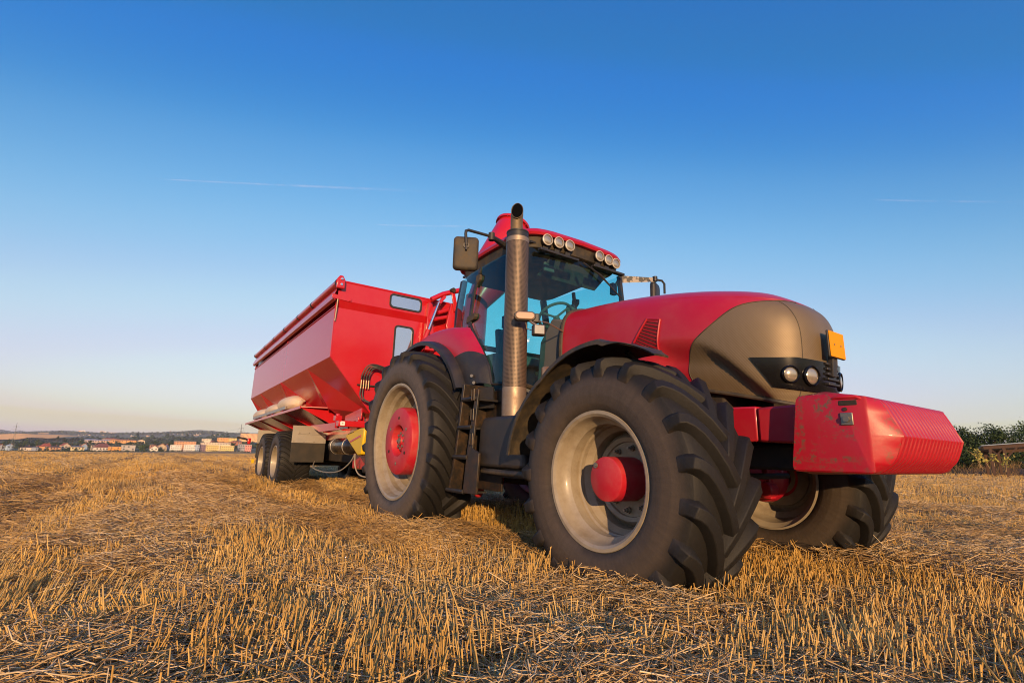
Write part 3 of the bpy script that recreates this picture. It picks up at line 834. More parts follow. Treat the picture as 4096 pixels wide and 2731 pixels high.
# roof lights
def roof_lamp(x, y, z):
    MR = facing(Vector((x,y,z)), (.98,-.12+y*.05,-.05))
    g = G(); g.lathe([(.0005,-.085),(.032,-.08),(.050,-.05),(.057,-.01),(.059,.012),(.052,.016)], 28, 'z', M=MR); rl = g.build('roof_light', M_blk, roof)
    g = G(); g.lathe([(.059,.004),(.060,.016),(.051,.020),(.050,.012)], 28, 'z', M=MR); g.build('bezel', mat('bezel_grey', (.45,.42,.38), .4), rl)
    g = G(); g.lathe([(.0005,.018),(.03,.016),(.051,.008)], 24, 'z', M=MR); g.build('lens', M_lens, rl)
    g = G(); g.box(-.03,.03,-.105,-.06,-.06,-.02,MR); g.build('foot', M_blk, rl, bev=.004)
for y in (-.44,-.295,-.15,.29,.44,.565): roof_lamp(1.712-.03*(y/.6)**2, y-.03, 2.992+.02*(1-(y/.6)**2)-.01)
for y0, y1 in ((-.56,-.04),(.18,.66)):
    g = G(); g.box(1.655,1.71,y0,y1,2.865,2.89); g.build('lamp_bar', M_blk, roof, bev=.004)

# mirrors
MM = facing(Vector((1.47,-1.28,2.715)), (.84,-.46,-.02))
g = G(); g.loft([[MM@Vector((a*k_,b*k_,z_)) for a,b in rrect(-.12,.12,-.165,.17,.04)] for k_,z_ in ((.9,-.062),(1,-.05),(1,-.02),(.93,-.004),(.80,.003),(.4,.006))], True, True)
mr = g.build('wing_mirror', M_blkd, tractor, ang=60, label='black wing mirror seen from behind, beside the exhaust')
g = G(); g.prism([(-.09,-.135),(.09,-.135),(.09,.14),(-.09,.14)], -.066, -.0625, 'xy', MM); g.build('mirror_glass', M_mirror, mr)
g = G(); g.disc(MM@Vector((.0,.07,.0)), MM.to_3x3()@Vector((0,0,1)), .03, 16, .02); g.tube([MM@Vector((0,.07,.02)), MM@Vector((0,.02,.025))], .011, 8); g.build('ball_joint', M_blk, mr)
g = G(); g.tube([MM@Vector((0,.07,.02)), (1.485,-1.30,2.90),(1.482,-1.297,2.93),(1.485,-1.27,2.945),(1.49,-1.0,2.95)], .015, 10); g.tube([(1.49,-1.01,2.95),(1.38,-.74,2.945)], [.022,.038], 8); g.disc((1.49,-1.01,2.91),(0,0,1),.032,14,.075); g.build('mirror_arm', M_blk, mr)
MM = facing(Vector((1.62,1.34,2.80)), (.92,.40,-.02))
g = G(); g.loft([[MM@Vector((a*k_,b*k_,z_)) for a,b in rrect(-.12,.12,-.165,.15,.04)] for k_,z_ in ((.9,-.062),(1,-.05),(1,-.02),(.93,-.004),(.80,.003),(.4,.006))], True, True)
mr2 = g.build('wing_mirror', M_blk, tractor, ang=60, label='far wing mirror on an arm with peeling paint')
g = G(); g.prism([(-.09,-.135),(.09,-.135),(.09,.12),(-.09,.12)], -.066, -.0625, 'xy', MM); g.build('mirror_glass', M_mirror, mr2)
g = G(); g.box(1.38,1.43,.76,.83,2.74,2.88); g.tube([(1.41,.80,2.82),(1.44,.86,2.94)], .02, 8); g.build('mirror_bracket', M_blk, mr2); g = G(); g.tube([(1.66,1.25,2.965),(1.70,1.33,2.955),(1.71,1.36,2.92),(1.70,1.37,2.80)], .014, 8); g.disc((1.66,1.25,2.94),(0,0,1),.03,12,.06); g.build('mirror_stem', M_blk, mr2)
def peel():
    m, nt, b = nodes_of('peeling_black'); n1 = noise(nt, 14, 6, .6)
    nt.links.new(mixc(nt, sstep(nt, n1, .49, .52), (.02,.02,.02), (.30,.26,.22)), b.inputs['Base Color']); return m
g = G(); g.loft([[(1.44,.84,2.985),(1.44,.84,2.89),(1.46,.87,2.89),(1.46,.87,2.985)],[(1.66,1.24,2.985),(1.66,1.24,2.935),(1.67,1.26,2.935),(1.67,1.26,2.985)]], True, True); g.build('mirror_arm', peel(), mr2, bev=.004)

# rear mudguards
def rear_guard(sg_):
    outer, mid, inner = [], [], []
    n = 26
    inn = [(1.37,1.50),(1.33,1.66),(1.16,1.88),(.92,2.10),(.80,2.19),(.5,2.22),(.2,2.22),(-.1,2.20),(-.4,2.10),(-.7,1.85)]
    for i in range(n+1):
        f = i/n; a = rad(lerp(27, 142, f)); R = 1.145
        ox, oz = R*cos(a), zr+R*sin(a)
        outer.append((ox,oz)); k = f*(len(inn)-1); j = min(int(k), len(inn)-2); inner.append((lerp(inn[j][0],inn[j+1][0],k-j), lerp(inn[j][1],inn[j+1][1],k-j)))
    red, blk = [], []
    for i in range(n+1):
        (ox,oz),(ix,iz) = outer[i], inner[i]; ax_, az_ = ox/1.145, (oz-zr)/1.145
        blk.append([(ox-.05*ax_,sg_*1.065,oz-.05*az_),(ox-.01*ax_,sg_*1.066,oz-.01*az_),(ox,sg_*1.055,oz),(ox+.012*ax_,sg_*.96,oz+.012*az_)])
        p0 = Vector((ox+.012*ax_, -.96, oz+.012*az_)); p1 = Vector((ix, -.83-.04*smooth01((ix-.8)/.5), iz))
        bul = Vector((ax_,-.55,az_)).normalized()*.07
        red.append([(q.x, sg_*(-q.y), q.z) for q in (p0+ (p1-p0)*t + bul*sin(PI*t)*(.9 if t<1 else 0) for t in np.linspace(0,1,9))])
    k0 = 5
    g = G(); g.loft(red[k0:]); rg = g.build('rear_mudguard', M_red, tractor, thick=.008, ang=45)
    g = G(); g.loft(blk); g.loft(red[:k0+1]); g.build('mudguard_rim', M_blk, rg, thick=.012, ang=45)
    for (bx,by,bz) in ((1.15,.965,1.60),(1.18,.955,1.53)):
        g = G(); g.disc((bx,sg_*by,bz),(.6,sg_*.8,0),.016,10,.02); g.build('bolt', M_bolt, rg)
rear_guard(-1); rear_guard(1)
# front edge below door: black panel joining mudguard and step
g = G(); g.loft([[(1.02,-1.0,1.52),(1.18,-.97,1.48),(1.40,-.88,1.48)],[(1.05,-.98,1.30),(1.2,-.95,1.28),(1.40,-.86,1.28)]]); g.build('side_panel', M_blk, tractor, thick=.02)
# small breather pipe behind stack
g = G(); g.tube([(1.98,-.72,1.2),(1.98,-.72,1.52),(1.95,-.70,1.60),(1.9,-.62,1.62)], .026, 10); g.build('breather_pipe', M_metal, tractor)
g = G(); g.tube([(-.5,0,.6),(-1.6,0,.62)], .05, 10); g.box(-1.0,-.5,-.35,.35,.5,.9); g.build('drawbar_frame', M_dark, tractor, bev=.02)
# ================================================================== TRAILER (grain chaser)
TR = (-6.6,-.04,0)
M_tred = mat('trailer_red', (.47,.009,.016), .24, coat=.3, var=.06, dust=(.4,.2,.15), dust_amt=.06, dscale=3)
M_tpan = mat('trailer_panel', (.47,.016,.03), .26, coat=.22, var=.03, spec=.4)
M_galv = mat('galvanised', (.42,.40,.37), .42, metal=.6, dust=(.3,.25,.18), dust_amt=.4, dscale=8)
M_flap = mat('flap_rubber', (.02,.018,.016), .55, dust=(.1,.07,.04), dust_amt=.25)
M_yel = mat('guard_yellow', (.62,.42,.01), .4)
M_hose = mat('hose_black', (.02,.02,.02), .5)
M_white = mat('marker_white', (.75,.74,.70), .35)
M_fit = mat('brass_fitting', (.14,.11,.07), .4, metal=.6)
M_cable = mat('cable_white', (.30,.27,.22), .5)
M_win = glass('hopper_window', (.25,.28,.33), rough=.02, dirt=.02)
M_tank = mat('tank_black', (.014,.012,.011), .22, dust=(.12,.08,.05), dust_amt=.2)
M_tail = mat('tail_lamp_red', (.5,.01,.01), .25, coat=.7)
trailer = empty('grain_trailer', TR, label='long red grain trailer with sloped hopper bays hitched behind the tractor', cat='trailer')
OFF = (-TR[0],-TR[1],0)
YN, YF, XF, XR = -1.386, 1.306, -2.45, -9.85
def drop(g):
    g.v = [(x,y,z+.015*(x+2.45)) for x,y,z in g.v]; return g
def tp(g, name, m, bev=0, thick=0, parent=None, **k):
    if parent is None: return g.build(name, m, trailer, bev=bev, thick=thick, loc=OFF, **k)
    return g.build(name, m, parent, bev=bev, thick=thick, **k)
# side walls, front and rear
g = G()
for y in (YN, YF):
    g.loft([[(XF,y,2.26),(XF,y,3.07)],[(XR,y,2.26),(XR,y,3.07)]])
side = tp(drop(g), 'side_panel', M_tpan, thick=.02)
g = G()
for y,s_ in ((YN,1),(YF,-1)):   # recessed top wall under the lip
    g.loft([[(XF,y+.05*s_,3.05),(XF,y+.05*s_,3.42)],[(XR,y+.05*s_,3.05),(XR,y+.05*s_,3.42)]])
for x in (-2.5,-5.92,-9.8): g.prism([(YN,3.05),(YN+.05,3.05),(YN+.05,3.2),(YN+.01,3.2)], x, x+.012, 'yz')
tp(drop(g), 'top_wall', M_tred, thick=.01)
# top edge flange just proud of the panel
g = G(); g.prism([(YN-.016,3.06),(YN+.05,3.06),(YN+.05,3.10),(YN-.016,3.072)], XR, XF, 'yz'); tp(drop(g), 'flange', M_tred, bev=.003)
g = G(); g.loft([[(XF+.08,YN-.005,3.38),(XF+.08,YN-.075,3.21),(XF+.08,YN-.07,3.165),(XF+.08,YN-.03,3.14)],[(-5.9,YN-.005,3.38),(-5.9,YN-.075,3.21),(-5.9,YN-.07,3.165),(-5.9,YN-.03,3.14)]])
lip = tp(drop(g), 'lip_plate', M_tred, thick=.008)
g = G(); g.loft([[(-5.9,YN+.0,3.38),(-5.9,YN-.07,3.21),(-5.9,YN-.065,3.165),(-5.9,YN-.03,3.14)],[(XR,YN+.0,3.38),(XR,YN-.07,3.21),(XR,YN-.065,3.165),(XR,YN-.03,3.14)]])
tp(drop(g), 'lip_plate', M_tred, thick=.008)
g = G(); g.tube([(XF+.12,YN-.01,3.43),(XR,YN-.01,3.43)], .058, 16); roll = tp(drop(g), 'tarp_roll', M_tred)
for x in (-2.36,-3.86,-4.9,-6.12,-7.25,-8.39,-9.8):
    g = G(); g.lathe([(.0595,-.035),(.0615,-.03),(.0615,.03),(.0595,.035)], 16, 'x', c=(x,YN-.01,3.43)); tp(drop(g), 'strap', M_hose, parent=roll)
g = G(); g.prism([(YN-.06,3.32),(YN+.07,3.32),(YN+.07,3.46),(YN+.03,3.53),(YN-.02,3.53),(YN-.06,3.47)], XF+.12, XF+.17, 'yz'); hb_ = tp(drop(g), 'roll_bracket', M_tred, bev=.012)
for z in (3.47,3.38):
    g = G(); g.disc((XF+.17,YN+.01,z),(1,0,0),.018,10,.02); tp(drop(g), 'bolt', M_chrome, parent=hb_)
# front wall: upper part proud of the lower with a sloped step
yl, yr = YN, YF
def fy(z):
    return YN if z >= 2.26 else lerp(YN, -.66, (2.26-z)/.85)
g = G()
rows = []
for z, x in ((3.46,XF+.06),(3.16,XF+.06),(3.05,XF),(2.26,XF),(1.95,XF),(1.6,XF),(1.41,XF)):
    a = fy(z); b = -.08-a
    rows.append([(x, lerp(a,b,k/6), z) for k in range(7)])
g.loft(rows); front = tp(drop(g), 'front_wall', M_tred, thick=.012, ang=15)
g = G(); g.tube([(XF+.06,YN,3.47),(XF+.06,YF,3.47)], .022, 8); g.box(XF+.062,XF+.070,YN+.06,YF,3.43,3.455); tp(drop(g), 'top_rail', M_tred, parent=front)
g = G(); g.prism([(YN-.09,3.17),(YN+.22,3.15),(YN+.22,3.21),(YN-.09,3.24)], XF+.068, XF+.085, 'yz'); g.disc((XF+.085,YN+.19,3.18),(1,0,0),.02,10,.01); tp(drop(g), 'latch', M_tred, parent=front, bev=.004)
g = G(); g.tube([(XF+.09,YN+.0,3.16),(XF+.07,YN-.0,3.0),(XF+.04,YN,2.82)], .012, 8); tp(drop(g), 'strainer', M_metal, parent=front)
def hopper_window(y0,y1,z0,z1,x):
    o, i_ = rrect(y0,y1,z0,z1,.07), rrect(y0+.028,y1-.028,z0+.028,z1-.028,.05)
    g = G(); g.loft([[(x,a,b) for a,b in o],[(x+.022,a,b) for a,b in o],[(x+.022,a,b) for a,b in i_],[(x+.006,a,b) for a,b in i_]], True)
    wf = tp(drop(g), 'window_frame', M_hose, parent=front, ang=30)
    g = G(); g.prism(i_, x+.004, x+.009, 'yz'); tp(drop(g), 'pane', M_wing, parent=wf)
M_wing = mat('window_pane', (.55,.58,.63), .06, metal=.85, var=.06, vscale=5)
hopper_window(-.54,.045,3.19,3.44,XF+.067)
hopper_window(-.395,-.045,2.25,2.93,XF+.004)
g = G(); g.box(XR-.01,XR,YN,YF,2.26,3.42); g.prism([(YN,2.26),(YF,2.26),(.6,1.42),(-.68,1.42)],XR-.01,XR,'yz'); tp(drop(g), 'rear_wall', M_tred)
# hopper bays: steep faces and ridges fanning in to the outlets (both sides)
def bays(sg_):
    m_ = lambda p: p if sg_ < 0 else (p[0],-.08-p[1],p[2])
    T = [XF,-3.85,-6.06,-8.39,XR]
    g = G()
    for i in range(1,5):
        t0, t1 = T[i-1], T[i]; L = t0-t1
        A = (t0,YN,2.26); B = (t1,YN,2.26)
        P = (t0-.02 if i==1 else t0-.30*L, -.66 if i==1 else -.72, 1.43); Q = (t1+.10*L, -.98, 1.58); P2 = (t1-.30*(T[min(4,i+1)-1]-T[min(4,i+1)] if i<4 else 0), -.72, 1.43)
        g.add([m_(A),m_(B),m_(P)], [(0,1,2)])
        g.add([m_(B),m_(P),m_(Q)], [(0,1,2)])
        if i < 4: g.add([m_(B),m_(Q),m_(P2)], [(0,1,2)])
        g.add([m_(P),m_(Q),m_((Q[0],-.55,1.3)),m_((P[0],-.5,1.25))], [(0,1,2,3)])
    return g
for sg_ in (-1,1): tp(drop(bays(sg_)), 'hopper_bay', M_tred, thick=.008, ang=8)
# weld edges
g = G()
g.tube([(XF+.004,YN,2.26),(XF+.004,-.66,1.41)], .012, 6); g.tube([(XF+.005,YN,2.26),(XF+.005,YN,3.05)], .010, 6)
tp(drop(g), 'edge_bead', M_tred, parent=front)
g = G(); g.box(XR,XF-.2,-.62,.54,1.28,1.46); tp(drop(g), 'outlet_channel', M_tred, bev=.01)
# walkway shelf over the wheels with gussets below
g = G(); g.prism([(-3.95,-1.40),(-3.75,-.72),(-10.1,-.72),(-10.1,-1.40)], 1.590, 1.606, 'xy'); g.box(-10.1,-3.95,-1.412,-1.395,1.565,1.612); shelf = tp(drop(g), 'walkway', M_tred, bev=.002)
for x in (-4.0,-5.4,-6.8,-8.2,-9.7):
    g = G(); g.prism([(-1.39,1.585),(-.62,1.585),(-.5,1.22),(-.62,1.22)], x-.006, x+.006, 'yz'); tp(drop(g), 'gusset', M_tred, parent=shelf)
g = G(); g.prism([(-1.36,1.585),(-.62,1.585),(-.60,1.24)], -4.0, -3.99,'yz'); g.loft([[(-4.0,-1.36,1.585),(-10.1,-1.36,1.585)],[(-4.6,-.60,1.26),(-10.1,-.60,1.26)]]); tp(drop(g), 'under_plate', M_tred, parent=shelf)
g = G(); g.box(-8.9,-5.2,-1.412,-1.400,1.64,1.70); g.box(-8.9,-5.2,-1.40,-1.36,1.695,1.702); rail = tp(drop(g), 'guard_rail', M_galv)
for x in (-8.7,-7.6,-6.5,-5.5):
    g = G(); g.box(x-.02,x+.02,-1.406,-1.395,1.60,1.66); tp(drop(g), 'post', M_tred, parent=rail)
# chassis
for y in (-.50,.42):
    g = G(); g.prism([(-2.3,1.36),(-10.0,1.30),(-10.0,1.06),(-3.2,1.02),(-2.3,1.10)], y-.05, y+.05); tp(g, 'chassis_beam', M_tred, bev=.01)
g = G(); g.box(-2.49,-2.36,-1.19,1.11,1.20,1.29); bm_ = tp(g, 'front_bumper', M_tred, bev=.008)
for y in (-1.13,1.05):
    g = G(); g.prism(rrect(y-.035,y+.035,1.212,1.278,.015), -2.36, -2.345, 'yz'); l_ = tp(g, 'marker_lamp', M_white, parent=bm_, bev=.004); g = G(); g.disc((-2.345,y,1.245),(1,0,0),.008,8,.003); tp(g, 'screw', M_dark, parent=l_)
for x, y in ((-2.5,-1.15),(-2.5,-.80)):
    g = G(); g.box(x-.12,x+.0,y-.05,y+.05,1.29,1.37); g.tube([(x-.06,y,1.18),(x-.06,y,1.40)], .035, 10); tp(g, 'body_mount', M_tred, bev=.006)
g = G(); g.prism([(-2.40,1.33),(-3.2,1.28),(-3.2,1.42),(-2.42,1.50)], -.84, -.82); g.prism([(-2.55,1.18),(-4.2,1.16),(-4.9,1.30),(-2.55,1.30)], -.98, -.96); tp(g, 'side_bracket', M_tred, bev=.004)
g = G(); g.prism([(-2.4,1.25),(-.9,.72),(-.9,.56),(-2.6,.70)], -.30, .22); g.box(-3.3,-2.2,-.62,.54,.55,.80); tp(g, 'drawbar', M_tred, bev=.02)
g = G(); g.box(-9.6,-3.2,-.34,.26,.62,1.05); tp(g, 'underframe', M_dark, bev=.02)
# air tank
g = G(); g.lathe([(.0005,-3.62),(.10,-3.60),(.132,-3.52),(.132,-2.70),(.118,-2.62),(.07,-2.56),(.0005,-2.545)], 32, 'x', c=(0,-.85,.915)); tk2 = tp(g, 'air_tank', M_tank)
for x in (-3.40,-2.76):
    g = G(); g.lathe([(.134,x-.012),(.138,x-.01),(.138,x+.01),(.134,x+.012)], 28, 'x', c=(0,-.85,.915)); tp(g, 'tank_strap', M_galv, parent=tk2)
g = G(); g.disc((-2.56,-.80,.93),(1,-.2,0),.012,10,.012); tp(g, 'drain_plug', M_bolt, parent=tk2)
# yellow shaft guard
g = G(); g.prism([(-2.60,1.06),(-2.50,1.10),(-1.95,1.17),(-1.75,1.17),(-1.80,.80),(-1.95,.78)], -1.0, -.72)
yg = tp(g, 'shaft_guard', M_yel, bev=.02)
g = G(); g.prism([(-2.35,.985),(-2.30,.965),(-1.86,1.045),(-1.86,1.075)], -1.006, -1.0); tp(g, 'stripe', M_tred, parent=yg)
g = G(); g.prism([(-2.45,1.09),(-2.2,1.115),(-2.2,1.125),(-2.45,1.10)], -1.004, -1.0); tp(g, 'slot', M_dark, parent=yg)
# mudflaps (front of the front axle and behind the rear axle)
def mudflap(x, parent_name='mudflap', tilt=.02):
    g = G(); g.prism([(-1.215,.60),(-.575,.60),(-.575,.98),(-1.215,.98)], x-.012, x, 'yz'); f_ = tp(g, 'mudflap', M_flap, bev=.003)
    g = G(); g.prism([(-1.22,.97),(-.575,.97),(-.575,1.10),(-.72,1.30),(-1.22,1.30)], x+.001, x+.007, 'yz'); p_ = tp(g, 'flap_plate', M_galv, parent=f_)
    for k in range(4):
        y = -1.18+k*.19; g = G(); g.disc((x+.007,y,.99),(1,0,0),.010,8,.006); tp(g, 'rivet', M_bolt, parent=f_)
    if x > -8:
        g = G(); g.box(x+.008,x+.022,-1.12,-.42,1.135,1.185); tp(g, 'flap_arm', M_galv, parent=f_, bev=.002)
        for k in range(3):
            g = G(); g.disc((x+.022,-1.09+k*.18,1.16),(1,0,0),.011,8,.007); tp(g, 'bolt', M_bolt, parent=f_)
mudflap(-5.2); mudflap(-9.1)
g = G(); g.box(-9.08,-9.06,-1.30,-1.23,.47,.57); tp(g, 'reflector', M_yel)
g = G(); g.box(-9.9,-9.84,-1.33,-1.25,.94,1.10); tl_ = tp(g, 'tail_lamp', M_tail, bev=.02)
g = G(); g.tube([(-9.9,-1.28,1.02),(-10.4,-1.30,1.08),(-10.5,-1.5,1.12)], .03, 8); tp(g, 'lamp_arm', M_dark, parent=tl_)
# wheels
M_rubT = rubber('trailer_tyre_rubber', .34, .53, amt=.6)
def trailer_tyre():
    g = tyre(.625, .62, .305, 34, .022, 1, .42, .036, .024, 1.0); return g
tyreg = trailer_tyre()
t_rim = [(.295,-.265),(.322,-.285),(.326,-.292),(.318,-.300),(.300,-.298),(.288,-.27),(.270,-.15),(.262,-.12),(.235,-.10),(.21,-.11),(.12,-.13),(.05,-.16),(.0005,-.165)]
first = None
for sg_ in (-1,1):
    for x, z in ((-6.16,.59),(-7.69,.565)):
        fix = (lambda q: q) if sg_ < 0 else (lambda q: q.mirror())
        y = -1.02 if sg_ < 0 else .94
        g = G(); g.lathe(t_rim, 48, 'y')
        wh = fix(g).build('wheel', M_rim, trailer, loc=(x-TR[0], y-TR[1], z), ang=30)
        fix(tyreg).build('tyre', M_rubT, wh, ang=45)
        g = G(); g.lathe([(.0005,-.235),(.06,-.23),(.075,-.20),(.08,-.12)], 24, 'y'); fix(g).build('hub', M_dark, wh)
for x in (-6.16,-7.69):
    g = G(); g.tube([(x,-.8,.58),(x,.72,.58)], .07, 12); tp(g, 'axle', M_dark)
# hoses on the front wall
def hose(pts, r=.011, n=14):
    P = []
    k = len(pts)-1
    for i in range(n*k+1):
        t = i/n
        P.append(Vector([cr([p[c] for p in pts], min(t, k-1e-4)) for c in range(3)]))
    g = G(); g.tube(P, r, 8); return g
for k in range(4):
    o = k*.04
    hh = tp(hose([(-2.36,-.90+o,1.93),(-2.34,-.90+o,2.02),(-2.31,-.84+o*.8,2.15-k*.012),(-2.28,-.72+o*.5,2.185-k*.02),(-2.26,-.45,2.12-k*.03)]), 'hydraulic_hose', M_hose)
    g = G(); g.tube([(-2.36,-.90+o,1.80),(-2.36,-.90+o,1.95)], [.011,.012], 8); tp(g, 'fitting', M_fit, parent=hh)
    if k < 2: tp(hose([(-2.36,-.90+o,1.80),(-2.35,-.905+o,1.70),(-2.32,-.87+o,1.62),(-2.25,-.76+o,1.57)]), 'hydraulic_hose', M_hose)
g = G(); g.box(-2.44,-2.39,-.94,-.55,1.85,1.87); tp(g, 'hose_bracket', M_dark)
tp(hose([(-2.41,-.88,.80),(-2.6,-.89,.66),(-3.0,-.9,.53),(-3.56,-.9,.475),(-4.2,-.9,.475),(-4.67,-.9,.52),(-5.0,-.8,.62)], .009), 'air_line', M_cable)
tp(hose([(-2.41,-.88,.80),(-2.42,-.86,.62),(-2.3,-.83,.50),(-2.1,-.75,.47),(-1.9,-.6,.52)], .010), 'air_line', M_cable)
# folding auger: arms, ram, tube and flared outlet
AX = -2.2
g = G(); g.tube([(AX,.14,3.42),(AX+.02,.34,3.55),(AX+.05,.75,3.72)], .045, 12); au = tp(g, 'auger_arm', M_tred)
g = G(); g.prism([(.455,3.66),(.525,3.66),(.625,3.28),(.545,3.25)], AX+.07, AX+.10, 'yz'); ln = tp(g, 'link_plate', M_tred, parent=au, bev=.01)
g = G(); g.disc((AX+.05,.49,3.63),(1,0,0),.042,14,.09); tp(g, 'pivot_cap', M_dark, parent=ln)
g = G(); g.disc((AX+.05,.585,3.30),(1,0,0),.04,14,.075); tp(g, 'pivot_pin', M_tred, parent=ln)
g = G(); g.tube([(AX+.03,.10,2.86),(AX+.03,.275,3.40)], .022, 12); rm_ = tp(g, 'ram_rod', M_chrome, parent=au)
g = G(); g.tube([(AX+.03,-.02,2.5),(AX+.03,.10,2.87)], .038, 12); g.prism([(.25,3.38),(.30,3.36),(.40,3.50),(.36,3.54)],AX+.0,AX+.05,'yz'); tp(g, 'ram_barrel', M_tred, parent=au)
g = G(); g.prism([(.50,3.42),(.62,3.32),(.72,2.92),(.62,2.72),(.46,2.80),(.42,3.0)], AX-.0, AX+.06, 'yz'); g.prism([(.15,3.40),(.22,3.40),(.30,2.55),(.10,2.55)],AX-.2,AX-.1,'yz'); tp(g, 'auger_bracket', M_tred, bev=.01)
for (a,b) in (((.20,3.08),(.55,3.20)),((.30,3.22),(.75,3.42)),((.25,2.62),(.60,2.86))):
    g = G(); g.tube([(AX-.05,a[0],a[1]),(AX-.05,b[0],b[1])], .035, 8); tp(g, 'strut', M_tred, parent=au)
g = G(); g.tube([(-1.95,.9,3.55),(-1.85,.78,2.6),(-2.0,.5,1.6)], [.20,.22,.26], 20); tp(g, 'auger_tube', M_tred)
g = G()
c0, c1 = Vector((-1.62,.88,4.03)), Vector((-1.45,1.02,4.86))
c0 = Vector((-1.75,1.16,4.10)); c1 = Vector((-1.75,1.50,5.02))
g.tube([Vector((-1.75,.80,3.40)), Vector((-1.75,1.02,3.74)), c0, c1], [.20,.30,.42,.29], 40, cap=False); sp = tp(g, 'auger_spout', M_tred, thick=.008)
dd = (c1-c0).normalized(); q = Vector((0,0,1)).rotation_difference(dd).to_matrix().to_4x4(); MF = Matrix.Translation(c1) @ q
g = G(); g.lathe([(.29,-.03),(.328,-.03),(.332,-.02),(.332,.01),(.328,.02),(.286,.02)], 40, 'z', M=MF); fl = tp(g, 'flange', M_tred, parent=sp)
for k in range(10):
    a = 2*PI*k/10+.3; p = MF @ Vector((.31*cos(a),.31*sin(a),-.03)); g = G(); g.disc(p, -dd, .011, 8, .008); tp(g, 'flange_bolt', M_chrome, parent=fl)
tp(hose([(-2.2,.15,2.62),(-2.15,.35,2.68),(-2.1,.6,2.70),(-2.05,.85,2.78)], .02), 'hydraulic_hose', M_hose)
tp(hose([(-2.15,.62,3.42),(-2.12,.66,3.2),(-2.1,.6,3.0)], .012), 'hydraulic_hose', M_hose)

# ---------------- sacks lying on the walkway
M_sack = None
def sack_mat():
    m, nt, b = nodes_of('sack_cloth')
    n1 = noise(nt, 6, 5, .6); nt.links.new(mixc(nt, n1, (.50,.40,.30), (.66,.56,.44)), b.inputs['Base Color'])
    b.inputs['Roughness'].default_value = .75
    bump(nt, b, noise(nt, 22, 6, .6), .5, .02); return m
M_sack = sack_mat()
def sack(L, r, seed):
    g = G(); secs = []
    n = 26
    for i in range(n+1):
        f = i/n; x = L*(.5-f)
        rr = r*(max(0,1-abs(2*f-1)**3.2))**.55
        row = []
        for j in range(28):
            a = 2*PI*j/28
            d = 1+.07*mnoise.noise(Vector((x*5+seed, cos(a)*1.5, sin(a)*1.5)))
            pl_ = .05*sin(a*11+seed)*smooth01((abs(2*f-1)-.55)/.4)
            yy, zz = rr*(1.12*cos(a))*(d+pl_), rr*.82*sin(a)*(d+pl_)
            row.append((x, yy, max(zz, -r*.62)))
        secs.append(row)
    g.loft(secs, True, True); return g
for (x, y, z, L, r, lab, yaw) in ((-5.85,-1.14,1.745,1.25,.215,'nearest and plumpest pale sack on the trailer walkway, its tied end showing',.05),
                             (-7.35,-1.16,1.69,1.5,.19,'middle pale sack on the trailer walkway, lying lower than its neighbour',-.03),
                             (-8.85,-1.16,1.665,1.5,.19,'rearmost pale sack at the end of the trailer walkway',.02)):
    s_ = sack(L, r, x).build('grain_sack', M_sack, None, loc=(x,y,z), sub=1); s_.rotation_euler = (0,-.015,yaw)
    tag(s_, lab, 'sack', 'sacks lying on the trailer walkway')
    if x > -6:
        g = G(); g.tube([(L*.5-.02,0,-.01),(L*.5+.04,.0,.0),(L*.5+.07,.01,.04)], [.05,.025,.045], 10); g.build('tied_neck', M_sack, s_)
# ================================================================== GROUND
def hgt(x, y):
    x = np.asarray(x, float); y = np.asarray(y, float)
    s = np.clip((-x-15)/435, 0, 1.2)
    base = s*(-4+.02*np.clip(y,-400,400))
    d = np.hypot(x-3, y+1)
    und = .022*np.sin(x*1.1+.7)*np.sin(y*.9+.3)+.016*np.sin(x*2.3-y*1.7)+.010*np.sin(y*4.1+x*.6)+.03*np.sin(.31*x+.5*y)
    # wheel ruts left by earlier passes, running along the rows
    for yc, a in ((-1.80,.085),(-4.6,.085),(-.98,.0),(3.4,.03),(6.2,.03),(-9,.04),(-12.,.04)):
        und = und-a*np.exp(-((y-yc-.25*np.sin(.12*x))/.42)**2)+.4*a*np.exp(-((y-yc-.25*np.sin(.12*x))/.9)**2)
    fade = np.clip((60-d)/40, 0, 1)
    near = np.exp(-((np.clip(np.abs(x-1.5)-2.2,0,9))/1.0)**2-((np.clip(np.abs(y)-1.2,0,9))/.5)**2)
    return base+und*fade*(1-.85*near)+.085
